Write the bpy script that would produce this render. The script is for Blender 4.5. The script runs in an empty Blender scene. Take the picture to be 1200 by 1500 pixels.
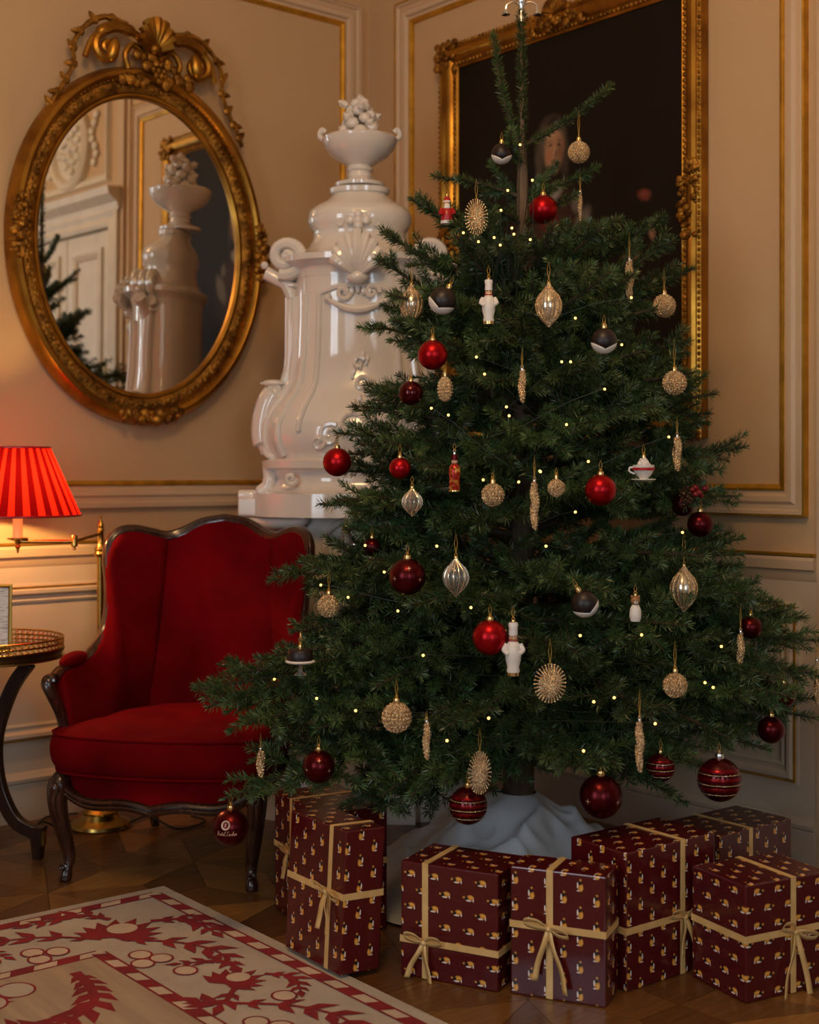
import bpy, math, random
import numpy as np
from mathutils import Vector, Matrix
random.seed(7); rng = np.random.default_rng(7)
scene = bpy.context.scene
COL = scene.collection
# ------------------------------------------------------------------ camera
FPX, EYE, CX, HZ = 2010.0, 1.25, 600.0, 690.0        # focal length in px of a 1200x1500 frame, eye height, principal column, horizon row
cd = bpy.data.cameras.new('camera'); cam = bpy.data.objects.new('camera', cd); COL.objects.link(cam)
cam.location = (0, 0, EYE); cam.rotation_euler = (math.pi/2, 0, 0)
cd.sensor_fit = 'HORIZONTAL'; cd.sensor_width = 36.0; cd.lens = FPX*36/1200; cd.shift_y = -60/1200
cd.dof.use_dof = True; cd.dof.focus_distance = 3.7; cd.dof.aperture_fstop = 3.4
cd.clip_start = .05
scene.camera = cam
# ------------------------------------------------------------------ view and world
vs = scene.view_settings
vs.view_transform = 'Standard'; vs.look = 'None'; vs.gamma = 1; vs.use_curve_mapping = False; vs.exposure = -1.25
w = bpy.data.worlds.new('world'); scene.world = w; w.use_nodes = True
w.node_tree.nodes['Background'].inputs[0].default_value = (.55, .68, .9, 1)
w.node_tree.nodes['Background'].inputs[1].default_value = .6
# room frame: the corner C, a = along the left wall away from the corner, b = along the right wall away from the corner
TH = math.radians(49.7)
AV = Vector((-math.sin(TH), -math.cos(TH), 0)); BV = Vector((math.cos(TH), -math.sin(TH), 0)); CO = Vector((-.175, 5.939, 0))
RA, RB, RH = 6.0, 7.2, 4.2                               # room size along a, along b, height
def room(a, b, z=0.0): return CO + AV*a + BV*b + Vector((0, 0, z))
LROT = math.atan2(-AV.y, -AV.x); RROT = math.atan2(BV.y, BV.x)
def area(name, loc, target, sx, sy, power, color):
    l = bpy.data.lights.new(name, 'AREA'); l.shape = 'RECTANGLE'; l.size = sx; l.size_y = sy; l.energy = power; l.color = color
    o = bpy.data.objects.new(name, l); COL.objects.link(o); o.location = loc
    o.rotation_euler = (Vector(target)-Vector(loc)).to_track_quat('-Z', 'Y').to_euler(); return o
# daylight in the window openings behind the camera: (wall, position along it)
WINDOWS = [('d', 4.3), ('d', 1.7), ('c', 3.2), ('c', 5.6)]
WIN_W, WIN_Z0, WIN_Z1 = 1.25, .85, 3.25
DAY = {('d', 4.3): 150, ('d', 1.7): 24, ('c', 3.2): 135, ('c', 5.6): 45}
for k in WINDOWS:
    if k[0] == 'd': p = room(k[1], RB+.16, (WIN_Z0+WIN_Z1)/2); t = room(k[1], 0, 1.75)
    else: p = room(RA+.16, k[1], (WIN_Z0+WIN_Z1)/2); t = room(0, k[1], 1.75)
    t.z = p.z
    area('window_daylight', p, t, WIN_W, WIN_Z1-WIN_Z0, DAY[k], (.80, .90, 1.0))

def pt(px, py, D):
    """room point seen at column px, row py, D metres in front of the eye"""
    return Vector(((px-CX)/FPX*D, D, EYE-(py-HZ)/FPX*D))
def floor_pt(px, py):
    D = FPX*EYE/(py-HZ); return Vector(((px-CX)/FPX*D, D, 0))
# ------------------------------------------------------------------ materials
def mat(name, col, rough=.5, metal=0.0, col2=None, scale=8.0, detail=4.0, bump=0.0, bscale=None, emit=None, estr=0.0, sheen=0.0, sheen_col=None,
        trans=0.0, coat=0.0, coords='Object', stretch=None, lo=.35, hi=.65, rand=0.0, rough2=None, spec=None, ior=None):
    m = bpy.data.materials.new(name); m.use_nodes = True
    nt = m.node_tree; N = nt.nodes; Lk = nt.links; b = N['Principled BSDF']
    b.inputs['Base Color'].default_value = (*col, 1); b.inputs['Roughness'].default_value = rough; b.inputs['Metallic'].default_value = metal
    if sheen: b.inputs['Sheen Weight'].default_value = sheen; b.inputs['Sheen Roughness'].default_value = .35; b.inputs['Sheen Tint'].default_value = (*(sheen_col or col), 1)
    if trans: b.inputs['Transmission Weight'].default_value = trans
    if coat: b.inputs['Coat Weight'].default_value = coat; b.inputs['Coat Roughness'].default_value = .08
    if spec is not None: b.inputs['Specular IOR Level'].default_value = spec
    if ior: b.inputs['IOR'].default_value = ior
    if emit: b.inputs['Emission Color'].default_value = (*emit, 1); b.inputs['Emission Strength'].default_value = estr
    tc = N.new('ShaderNodeTexCoord'); vec = tc.outputs[coords]
    if stretch:
        mp = N.new('ShaderNodeMapping'); mp.inputs['Scale'].default_value = stretch; Lk.new(vec, mp.inputs[0]); vec = mp.outputs[0]
    nz = N.new('ShaderNodeTexNoise'); nz.inputs['Scale'].default_value = scale; nz.inputs['Detail'].default_value = detail; Lk.new(vec, nz.inputs['Vector'])
    if col2 is None: col2 = tuple(c*.9 for c in col)
    mr = N.new('ShaderNodeMapRange'); mr.inputs[1].default_value = lo; mr.inputs[2].default_value = hi; Lk.new(nz.outputs['Fac'], mr.inputs[0])
    mx = N.new('ShaderNodeMix'); mx.data_type = 'RGBA'; mx.inputs[6].default_value = (*col, 1); mx.inputs[7].default_value = (*col2, 1)
    Lk.new(mr.outputs[0], mx.inputs[0]); out = mx.outputs[2]
    if rand:
        oi = N.new('ShaderNodeObjectInfo'); hs = N.new('ShaderNodeHueSaturation')
        m2 = N.new('ShaderNodeMapRange'); m2.inputs[3].default_value = 1-rand; m2.inputs[4].default_value = 1+rand
        Lk.new(oi.outputs['Random'], m2.inputs[0]); Lk.new(m2.outputs[0], hs.inputs['Value']); Lk.new(out, hs.inputs['Color']); out = hs.outputs[0]
    Lk.new(out, b.inputs['Base Color'])
    if rough2 is not None:
        m3 = N.new('ShaderNodeMapRange'); m3.inputs[3].default_value = rough; m3.inputs[4].default_value = rough2; Lk.new(mr.outputs[0], m3.inputs[0]); Lk.new(m3.outputs[0], b.inputs['Roughness'])
    if bump:
        n2 = N.new('ShaderNodeTexNoise'); n2.inputs['Scale'].default_value = bscale or scale*4; n2.inputs['Detail'].default_value = 5; Lk.new(vec, n2.inputs['Vector'])
        bp = N.new('ShaderNodeBump'); bp.inputs['Strength'].default_value = bump; bp.inputs['Distance'].default_value = .01
        Lk.new(n2.outputs['Fac'], bp.inputs['Height']); Lk.new(bp.outputs[0], b.inputs['Normal'])
    return m
M = {}
M['wall'] = mat('wall_paint', (.56, .37, .195), .6, col2=(.53, .35, .18), scale=1.5, bump=.05, bscale=260)
M['dimwall'] = mat('bounce_dimming_wall', (.15, .075, .04), .8, col2=(.12, .06, .03), scale=5)  # unseen walls: dark colour invented to cut bounce light and raise contrast
M['dado'] = mat('dado_paint', (.58, .46, .33), .5, col2=(.55, .435, .31), scale=1.5, bump=.04, bscale=200)
M['mould'] = mat('moulding_paint', (.60, .43, .265), .42, col2=(.57, .405, .25), scale=3)
M['gilt'] = mat('gilt_strip', (.72, .38, .04), .38, .75, col2=(.50, .25, .02), scale=14)
M['ceil'] = mat('ceiling_paint', (.72, .66, .56), .8)
M['white_door'] = mat('door_paint', (.74, .67, .56), .4)
M['gold'] = mat('carved_gold', (.46, .215, .030), .38, .85, col2=(.13, .052, .007), scale=22, bump=.5, bscale=120, rough2=.5)
M['goldb'] = mat('burnished_gold', (.50, .24, .030), .30, .9, col2=(.24, .10, .012), scale=7, rough2=.42)
M['faience'] = mat('white_faience', (.78, .72, .645), .10, col2=(.75, .69, .61), scale=4, coat=.8)
M['mirror'] = mat('mirror_glass', (.90, .87, .80), .012, 1.0, col2=(.89, .86, .79))
M['velvet'] = mat('red_velvet', (.165, .0006, .003), .9, col2=(.085, .0003, .0015), scale=5, detail=3, bump=.12, bscale=420, sheen=.10, sheen_col=(.8, .01, .03), lo=.3, hi=.7, spec=.06)
M['walnut'] = mat('carved_walnut', (.050, .016, .008), .24, col2=(.022, .007, .004), scale=5, stretch=(14, 14, 2), coat=.35)
M['mahogany'] = mat('dark_mahogany', (.030, .012, .007), .3, col2=(.014, .006, .004), scale=5, stretch=(10, 10, 2), coat=.3)
M['brass'] = mat('aged_brass', (.60, .39, .10), .27, 1.0, col2=(.44, .27, .06), scale=9)
M['bark'] = mat('fir_bark', (.16, .105, .062), .85, col2=(.07, .045, .028), scale=18, stretch=(1, 1, .3), bump=.9, bscale=60)
M['twig'] = mat('twig_bark', (.06, .042, .02), .8, col2=(.04, .03, .014), scale=30)
M['needle'] = mat('fir_needles', (.032, .078, .026), .36, col2=(.074, .112, .028), scale=9, rand=.34, lo=.3, hi=.7)
M['needle_top'] = mat('young_fir_needles', (.055, .075, .018), .42, col2=(.035, .060, .018), scale=9)
M['cloth'] = mat('white_cloth', (.82, .86, .89), .8, col2=(.78, .82, .86), scale=3, bump=.08, bscale=300)
M['ribbon'] = mat('gold_satin_ribbon', (.80, .55, .23), .34, .15, col2=(.70, .45, .16), scale=20, sheen=.3)
M['rug'] = mat('rug_wool', (.47, .34, .22), .95, col2=(.37, .27, .18), scale=3, bump=.5, bscale=300, stretch=(1, 8, 1))
M['rugborder'] = mat('rug_border_wool', (.48, .41, .33), .95, col2=(.40, .34, .275), scale=5, bump=.5, bscale=300)
M['rugred'] = mat('rug_red_wool', (.26, .008, .014), .95, col2=(.18, .006, .01), scale=9, bump=.5, bscale=300)
M['rugcream'] = mat('rug_cream_wool', (.58, .45, .33), .95, col2=(.50, .39, .29), scale=9, bump=.5, bscale=300)
M['ballred'] = mat('satin_red_glass', (.40, .002, .006), .31, .8, col2=(.37, .002, .006), scale=3)
M['balldark'] = mat('dark_red_glass', (.095, .0015, .004), .28, .8, col2=(.075, .0012, .003), scale=3)
M['ballshiny'] = mat('shiny_dark_red_glass', (.075, .0012, .003), .15, .6, col2=(.06, .001, .003), scale=3)
M['stripe_red'] = mat('stripe_red_glass', (.20, .002, .006), .24, .7)
M['glitter'] = mat('champagne_glitter', (.98, .80, .52), .20, .9, col2=(.62, .42, .20), scale=160, detail=2, bump=.6, bscale=420)
M['silverglass'] = mat('silvered_glass', (.80, .70, .54), .24, .85, col2=(.55, .48, .36), scale=30)
M['clearglass'] = mat('clear_glass', (.93, .92, .88), .04, 0, trans=.92, ior=1.35)
M['capgold'] = mat('ornament_cap', (.85, .60, .25), .25, 1.0, col2=(.7, .45, .16), scale=40)
M['capsilver'] = mat('silver_cap', (.82, .80, .76), .22, 1.0)
M['thread'] = mat('gold_thread', (.60, .40, .10), .4, .5)
M['choc'] = mat('dark_chocolate_glaze', (.016, .007, .006), .42, col2=(.012, .006, .005))
M['white'] = mat('white_enamel', (.78, .74, .68), .3, col2=(.74, .70, .63))
M['skin'] = mat('painted_skin', (.62, .36, .22), .45)
M['red'] = mat('red_enamel', (.45, .01, .012), .3)
M['brownfur'] = mat('painted_brown', (.30, .14, .05), .5)
M['wire'] = mat('dark_green_wire', (.010, .018, .010), .5)
M['bulb'] = mat('warm_bulb', (1, .8, .4), .3, emit=(1.0, .52, .09), estr=12)
M['black'] = mat('black_rubber', (.01, .01, .01), .5)
M['berry'] = mat('red_berry', (.22, .008, .012), .3)
M['cone'] = mat('pine_cone_brown', (.11, .05, .022), .6)
M['paper'] = mat('printed_card', (.70, .66, .60), .5, col2=(.42, .38, .36), scale=30, stretch=(1, 1, 6), lo=.5, hi=.6)
M['letter'] = mat('pale_gold_lettering', (.80, .52, .36), .35, .3)
M['candle'] = mat('candle_sleeve', (.78, .58, .26), .5, emit=(1.0, .55, .12), estr=.7)  # sleeve is no lamp; its lit look is put in as emission
M['crystal_bulb'] = mat('chandelier_bulb', (1, .9, .7), .3, emit=(1, .66, .33), estr=20)
M['winframe'] = mat('window_paint', (.75, .72, .66), .4)
M['marble'] = mat('table_marble', (.22, .15, .10), .12, col2=(.12, .08, .05), scale=6, coat=.4)
# ------------------------------------------------------------------ mesh building
class MB:
    def __init__(s): s.v = []; s.f = []; s.mi = []; s.cur = 0
    def add(s, vs, fs):
        o = len(s.v); s.v += [tuple(x) for x in vs]; s.f += [tuple(i+o for i in f) for f in fs]; s.mi += [s.cur]*len(fs); return s
    def box(s, x0, x1, y0, y1, z0, z1, mt=None):
        vs = [Vector((x, y, z)) for z in (z0, z1) for y in (y0, y1) for x in (x0, x1)]
        if mt: vs = [mt @ v for v in vs]
        return s.add(vs, [(0, 2, 3, 1), (4, 5, 7, 6), (0, 1, 5, 4), (2, 6, 7, 3), (0, 4, 6, 2), (1, 3, 7, 5)])
    def rings(s, R, closed=True, cap0=True, cap1=True, loop=False):
        n = len(R[0]); vs = [v for r in R for v in r]; fs = []; m = len(R)
        for i in range(m if loop else m-1):
            j = (i+1) % m
            for k in range(n if closed else n-1):
                l = (k+1) % n; fs.append((i*n+k, i*n+l, j*n+l, j*n+k))
        if not loop and closed:
            if cap0: fs.append(tuple(range(n-1, -1, -1)))
            if cap1: fs.append(tuple((m-1)*n+k for k in range(n)))
        return s.add(vs, fs)
    def tube(s, P, r, n=8, loop=False, flat=1.0):
        P = [Vector(p) for p in P]; m = len(P); R = []
        rr = r if isinstance(r, (list, tuple)) else [r]*m
        up = Vector((0, 0, 1)); t0 = (P[1]-P[0]).normalized()
        if abs(t0.dot(up)) > .9: up = Vector((0, 1, 0))
        nrm = (up - t0*up.dot(t0)).normalized()
        for i in range(m):
            if loop: t = (P[(i+1) % m]-P[i-1]).normalized()
            else: t = (P[min(i+1, m-1)]-P[max(i-1, 0)]).normalized()
            nrm = nrm - t*nrm.dot(t)
            nrm = nrm.normalized() if nrm.length > 1e-6 else t.orthogonal().normalized()
            bn = t.cross(nrm)
            R.append([P[i] + (nrm*math.cos(2*math.pi*k/n) + bn*math.sin(2*math.pi*k/n)*flat)*rr[i] for k in range(n)])
        return s.rings(R, loop=loop)
    def lathe(s, prof, n=20, mt=None, sx=1.0, sy=1.0):
        R = []
        for r, z in prof:
            ring = [Vector((max(r, 1e-5)*math.cos(2*math.pi*k/n)*sx, max(r, 1e-5)*math.sin(2*math.pi*k/n)*sy, z)) for k in range(n)]
            R.append([mt @ v for v in ring] if mt else ring)
        return s.rings(R)
    def ball(s, c, r, n=14, m=9, sc=(1, 1, 1), mt=None):
        c = Vector(c); R = []
        for i in range(m+1):
            a = -math.pi/2 + math.pi*i/m; ring = []
            for k in range(n):
                v = Vector((math.cos(a)*math.cos(2*math.pi*k/n)*sc[0], math.cos(a)*math.sin(2*math.pi*k/n)*sc[1], math.sin(a)*sc[2]))*r
                if mt: v = mt @ v
                ring.append(c+v)
            R.append(ring)
        return s.rings(R, cap0=False, cap1=False)
    def strip(s, P, wv, w):
        """flat ribbon along P, wv = width direction (one or per point)"""
        vs = []; fs = []
        for i, p in enumerate(P):
            d = wv[i] if isinstance(wv, list) else wv; ww = w[i] if isinstance(w, list) else w
            vs += [Vector(p)-Vector(d)*ww/2, Vector(p)+Vector(d)*ww/2]
        for i in range(len(P)-1): fs.append((2*i, 2*i+1, 2*i+3, 2*i+2))
        return s.add(vs, fs)
    def poly(s, P, z0, z1):
        """prism of a plan polygon"""
        n = len(P); vs = [(p[0], p[1], z0) for p in P]+[(p[0], p[1], z1) for p in P]
        fs = [tuple(range(n-1, -1, -1)), tuple(range(n, 2*n))]+[(k, (k+1) % n, n+(k+1) % n, n+k) for k in range(n)]
        return s.add(vs, fs)
    def grid(s, G):
        n = len(G[0]); vs = [v for r in G for v in r]
        return s.add(vs, [(i*n+k, i*n+k+1, (i+1)*n+k+1, (i+1)*n+k) for i in range(len(G)-1) for k in range(n-1)])
    def frame(s, outline, prof, plane='xz'):
        """mitred moulding round a rectangle (x0,x1,z0,z1): prof = [(outward offset, projection towards the room)]"""
        x0, x1, z0, z1 = outline; R = []
        for (sx, sz) in ((-1, -1), (1, -1), (1, 1), (-1, 1)):
            R.append([Vector(((x1 if sx > 0 else x0)+sx*o, -h, (z1 if sz > 0 else z0)+sz*o)) for o, h in prof])
        return s.rings(R, loop=True)
    def build(s, name, m, parent=None, smooth=True, solid=0.0, bevel=0.0, sub=0, angle=40, kind=None, loc=None, off=0.0):
        me = bpy.data.meshes.new(name); me.from_pydata([tuple(v) for v in s.v], [], s.f)
        for x in (m if isinstance(m, (list, tuple)) else [m]): me.materials.append(M[x] if isinstance(x, str) else x)
        if isinstance(m, (list, tuple)): me.polygons.foreach_set('material_index', s.mi)
        if smooth: me.polygons.foreach_set('use_smooth', [True]*len(me.polygons))
        me.update()
        if smooth and angle < 180: me.set_sharp_from_angle(angle=math.radians(angle))
        o = bpy.data.objects.new(name, me); COL.objects.link(o)
        if parent: o.parent = parent
        if loc: o.location = loc
        if bevel: md = o.modifiers.new('bevel', 'BEVEL'); md.width = bevel; md.segments = 2; md.limit_method = 'ANGLE'
        if solid: md = o.modifiers.new('solid', 'SOLIDIFY'); md.thickness = solid; md.offset = off
        if sub: md = o.modifiers.new('sub', 'SUBSURF'); md.levels = sub; md.render_levels = sub
        if kind: o['kind'] = kind
        return o
def tag(o, label, cat, group=None):
    o['label'] = label; o['category'] = cat
    if group: o['group'] = group
    return o
def thing(name, label, cat, loc=(0, 0, 0), rotz=0.0, group=None):
    o = bpy.data.objects.new(name, None); COL.objects.link(o); o.empty_display_size = .1
    o.location = loc; o.rotation_euler = (0, 0, rotz); return tag(o, label, cat, group)
def bez(pts, n=8):
    """smooth Catmull-Rom curve through the points"""
    P = [Vector(p) for p in pts]; P = [P[0]*2-P[1]]+P+[P[-1]*2-P[-2]]; out = []
    for i in range(1, len(P)-2):
        for k in range(n):
            t = k/n; a, b, c, d = P[i-1], P[i], P[i+1], P[i+2]
            out.append(.5*((2*b)+(c-a)*t+(2*a-5*b+4*c-d)*t*t+(3*b-a-3*c+d)*t**3))
    return out+[P[-2]]
def spiral(c, r0, turns, start=0.0, n=26, shrink=.12, plane='xz', sgn=1):
    out = []
    for i in range(n+1):
        t = i/n; a = start+sgn*2*math.pi*turns*t; r = r0*(1-t)+r0*shrink*t
        u, v = r*math.cos(a), r*math.sin(a)
        out.append(Vector(c)+(Vector((u, 0, v)) if plane == 'xz' else Vector((u, v, 0))))
    return out
# ================================================================== room shell
def struct(o): o['kind'] = 'structure'; return o
def place(o, rot, loc=CO): o.location = loc; o.rotation_euler = (0, 0, rot); return o
AROT = math.atan2(AV.y, AV.x)
# ---- walls (left: local x runs -RA..0 towards the corner; right: local x runs 0..RB; -y is the room side)
WL = struct(place(MB().box(-RA, 0, 0, .15, 0, RH).build('wall_left', 'wall', smooth=False), LROT))
WR = struct(place(MB().box(0, RB, 0, .15, 0, RH).build('wall_right', 'wall', smooth=False), RROT))
def window_wall(name, wall, centres):
    """wall with real window openings; local frame is (a, b, z)"""
    mb = MB(); t = .16; L = RA if wall == 'd' else RB; e = RB if wall == 'd' else RA
    def seg(l0, l1, z0, z1):
        if wall == 'd': mb.box(l0, l1, e, e+t, z0, z1)
        else: mb.box(e, e+t, l0, l1, z0, z1)
    xs = 0.0
    for c in sorted(centres):
        seg(xs, c-WIN_W/2, 0, RH); seg(c-WIN_W/2, c+WIN_W/2, 0, WIN_Z0); seg(c-WIN_W/2, c+WIN_W/2, WIN_Z1, RH); xs = c+WIN_W/2
    seg(xs, L, 0, RH)
    return struct(place(mb.build(name, 'dimwall', smooth=False), AROT))
window_wall('wall_rear', 'd', [k[1] for k in WINDOWS if k[0] == 'd'])
window_wall('wall_side', 'c', [k[1] for k in WINDOWS if k[0] == 'c'])
for i, (wl, c) in enumerate(WINDOWS):
    mb = MB(); e = (RB if wl == 'd' else RA)+.06
    def bar(l0, l1, z0, z1):
        if wl == 'd': mb.box(l0, l1, e, e+.05, z0, z1)
        else: mb.box(e, e+.05, l0, l1, z0, z1)
    a0, a1 = c-WIN_W/2, c+WIN_W/2
    bar(a0, a0+.05, WIN_Z0, WIN_Z1); bar(a1-.05, a1, WIN_Z0, WIN_Z1); bar(a0, a1, WIN_Z0, WIN_Z0+.06); bar(a0, a1, WIN_Z1-.06, WIN_Z1)
    bar(c-.035, c+.035, WIN_Z0, WIN_Z1); bar(a0, a1, 2.45, 2.51)
    struct(place(mb.build('window_%d' % (i+1), 'winframe', smooth=False), AROT))
CE = struct(place(MB().box(-.15, RA+.16, -.15, RB+.16, RH, RH+.12).build('ceiling', 'ceil', smooth=False), AROT))
# ---- dado field, rails, mouldings
def dress(wall, x0, x1, upper, dados):
    MB().box(x0, x1, -.006, 0, .166, .94).build('dado_field', 'dado', wall, False)
    # dado rail with a gilded fillet on top
    MB().rings([[Vector((x, -h, z)) for z, h in ((.905, .006), (.915, .012), (.938, .016), (.944, .028), (.972, .030), (.982, .022), (.985, 0), (.905, 0))] for x in (x0, x1)]).build('dado_rail', 'mould', wall, angle=25)
    MB().box(x0, x1, -.026, 0, .985, .994).build('gilt_fillet', 'gilt', wall, False)
    bb = MB().rings([[Vector((x, -h, z)) for z, h in ((0, .024), (.128, .024), (.134, .020), (.140, .030), (.152, .032), (.160, .022), (.170, .016), (.176, 0), (0, 0))] for x in (x0, x1)]).build('baseboard', 'dado', wall, angle=25)
    for r in upper:
        MB().frame(r, [(0, 0), (0, .008), (.012, .010), (.020, .022), (.036, .026), (.046, .018), (.060, .016), (.066, .026), (.076, .024), (.078, 0)]).build('panel_moulding', 'mould', wall, angle=25)
        MB().frame((r[0]+.003, r[1]-.003, r[2]+.003, r[3]-.003), [(-.016, 0), (-.014, .010), (-.003, .016), (.004, .014), (.004, 0)]).build('gilt_bead', 'gilt', wall, angle=25)
        MB().frame(r, [(.0765, .020), (.0765, .028), (.083, .026), (.083, 0), (.0765, 0)]).build('outer_gilt_line', 'gilt' if wall is WR else 'mould', wall, angle=25)
    for r in dados:
        MB().frame(r, [(0, 0), (0, .012), (.008, .016), (.016, .012), (.024, .014), (.034, .028), (.046, .030), (.052, .016), (.066, .014), (.068, 0)]).build('dado_panel_moulding', 'dado', wall, angle=25)
        MB().frame(r, [(.053, .012), (.053, .021), (.059, .021), (.059, .012)]).build('dado_gilt_line', 'gilt', wall, angle=25)
dress(WL, -RA, 0, [(-2.75, -.141, 1.196, 3.16), (-5.7, -3.1, 1.196, 3.16)], [(-2.75, -.20, .345, .778), (-5.7, -3.1, .345, .778)])
dress(WR, 0, 2.225, [(.284, 2.108, 1.190, 3.128)], [(.30, 2.095, .335, .772)])
dress(WR, 3.75, RB, [(4.0, RB-.4, 1.190, 3.128)], [(4.0, RB-.4, .335, .772)])
# cornice under the ceiling
for wall, x0, x1 in ((WL, -RA, 0), (WR, 0, RB)):
    MB().rings([[Vector((x, -h, z)) for z, h in ((3.72, 0), (3.72, .03), (3.80, .05), (3.86, .05), (3.98, .16), (4.06, .26), (4.10, .26), (4.19, .34), (4.2, .34), (4.2, 0))] for x in (x0, x1)]).build('cornice', 'mould', wall, angle=25)
# pilaster strip beside the door, then the double door with its round relief above
MB().box(2.226, 2.262, -.012, 0, 0, 3.72).box(2.262, 2.335, -.03, 0, 0, 3.72).build('pilaster_strip', 'mould', WR, False)
D1 = struct(place(MB().box(2.4, 3.5, -.01, 0, 0, 2.57).build('door_1', 'white_door', smooth=False), RROT))
MB().frame((2.4, 3.5, -.2, 2.575), [(0, 0), (0, .05), (.02, .06), (.05, .045), (.08, .06), (.10, .05), (.10, 0)]).build('door_casing', 'white_door', D1, angle=25)
MB().rings([[Vector((x, -h, z)) for z, h in ((2.66, .0), (2.66, .05), (2.70, .06), (2.74, .11), (2.78, .12), (2.79, 0))] for x in (2.28, 3.62)]).build('door_cornice', 'white_door', D1, angle=25)
for x0 in (2.41, 2.955):
    lf = MB().box(x0, x0+.535, -.03, -.01, .01, 2.56).build('door_leaf', 'white_door', D1, False, bevel=.003)
    for z0, z1 in ((.25, .75), (.92, 1.25), (1.42, 2.42)):
        MB().frame((x0+.13, x0+.405, z0, z1), [(0, .031), (0, .036), (.02, .050), (.035, .042), (.05, .046), (.052, .031)]).build('door_panel_moulding', 'white_door', lf, angle=25)
        MB().frame((x0+.13, x0+.405, z0, z1), [(-.006, .030), (-.006, .038), (.002, .038), (.002, .030)]).build('door_gilt_line', 'mould', lf, angle=25)
MB().box(2.905, 2.94, -.045, -.03, .95, 1.30).box(2.915, 2.93, -.09, -.03, 1.1, 1.12).box(2.84, 2.93, -.095, -.08, 1.1, 1.12).build('door_handle', 'brass', D1, False, bevel=.003)
MB().box(2.396, 2.408, -.06, -.03, 1.55, 1.8).build('door_hinge', 'brass', D1, False)
t1 = struct(place(MB().frame((2.52, 3.38, 2.90, 3.60), [(0, 0), (.02, .02), (.05, .03), (.06, 0)]).build('trim_1', 'white_door', angle=25), RROT))
med = thing('wall_medallion', 'round white plaster medallion with a leafy relief above the double door', 'medallion', CO+BV*2.95+Vector((0, 0, 3.10)), RROT)
mb = MB(); R = []
for i in range(40):
    a = 2*math.pi*i/40
    R.append([Vector((math.cos(a)*r, -h, math.sin(a)*r)) for r, h in ((.25, 0), (.25, .035), (.235, .05), (.215, .04), (.205, .05), (.19, .03), (.185, 0))])
mb.rings(R, loop=True).build('medallion_ring', 'white_door', med)
mb = MB().lathe([(.19, 0), (.19, .012), (0, .016)], 36, Matrix.Rotation(math.pi/2, 4, 'X'))
mb.build('medallion_field', 'white_door', med)
mb = MB()
for i in range(16):
    a = 2.4*i; r = .035*math.sqrt(i); mb.ball((r*math.cos(a), -.02, r*math.sin(a)), .035, 10, 6, (1, .6, .7))
mb.build('medallion_relief', 'white_door', med)
mb = MB()
for s in (-1, 1):
    for i in range(7): mb.ball((s*(.29+.03*math.sin(i*1.3)), -.012, -.12+.045*i), .028, 8, 5, (1, .6, .9))
mb.build('medallion_leaves', 'white_door', med)
# ---- parquet: four-pointed stars between crossing rhombi on a half-metre grid
S = .5; SH = .109; TK = .012
def wood(name, c1, c2, ang):
    m = mat(name, c1, .30, col2=c2, scale=6, detail=6, stretch=(1, 1, 1), rand=.22, coat=.12, rough2=.42, lo=.3, hi=.7)
    nt = m.node_tree; tc = [n for n in nt.nodes if n.type == 'TEX_COORD'][0]; nz = [n for n in nt.nodes if n.type == 'TEX_NOISE'][0]
    mp = nt.nodes.new('ShaderNodeMapping'); mp.inputs['Rotation'].default_value = (0, 0, ang); mp.inputs['Scale'].default_value = (1.2, 14, 1)
    nt.links.new(tc.outputs['Object'], mp.inputs[0]); nt.links.new(mp.outputs[0], nz.inputs['Vector']); return m
MW = [wood('oak_plank_%d' % i, *c) for i, c in enumerate([((.25, .115, .026), (.17, .072, .015), 0), ((.22, .098, .022), (.145, .06, .013), math.pi/2),
      ((.125, .050, .011), (.078, .030, .007), math.pi/4), ((.155, .064, .014), (.10, .040, .009), -math.pi/4)])]
g = .0007
def shrink(P):
    c = sum((Vector(p) for p in P), Vector((0, 0)))/len(P); return [Vector(p)+(c-Vector(p)).normalized()*g*2 for p in P]
def piece_mesh(name, P, m):
    mb = MB().poly(shrink([Vector(p) for p in P]), -TK, 0)
    me = bpy.data.meshes.new(name); me.from_pydata([tuple(v) for v in mb.v], [], mb.f); me.materials.append(m); me.update(); return me
h = S/2
SHAPES = [([(0, 0), (h, -SH), (S, 0), (h, SH)], 0), ([(0, 0), (SH, h), (0, S), (-SH, h)], 1)]
mid = {0: (h, SH), 1: (S-SH, h), 2: (h, S-SH), 3: (SH, h)}
for k, (nd, m0, m1) in enumerate([((0, 0), 3, 0), ((S, 0), 0, 1), ((S, S), 1, 2), ((0, S), 2, 3)]):
    SHAPES.append(([(h, h), mid[m0], nd, mid[m1]], 2+(k % 2)))
PM = [piece_mesh('parquet_block', P, MW[k]) for P, k in SHAPES]
FL = struct(place(MB().box(-.15, RA+.16, -.15, RB+.16, -.12, -TK-.0005).build('floor', MW[2], smooth=False), AROT))
A0, B0 = 1.396-3*S, .85-2*S
cells = []
for i in range(-1, 14):
    for j in range(-1, 16):
        a, b = A0+i*S, B0+j*S
        if -.4 < a < RA and -.4 < b < RB: cells.append((a, b))
def seen(a, b):
    p = room(a+h, b+h); 
    if p.y < 2.4: return 9
    px = CX+FPX*p.x/p.y; py = HZ+FPX*EYE/p.y
    return abs(p.y-3.9) if (-160 < px < 1360 and py < 1620) else 9+abs(p.y)
cells.sort(key=lambda c: seen(*c))
near, far = cells[:49], cells[49:]
for (a, b) in near:
    for me in PM:
        o = bpy.data.objects.new('parquet_block', me); COL.objects.link(o); o.parent = FL; o.location = (a, b, 0)
mb = MB()
for (a, b) in far:
    for P, k in SHAPES:
        mb.cur = k; mb.poly([Vector(p)+Vector((a, b)) for p in shrink([Vector(p) for p in P])], -TK, 0)
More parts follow.
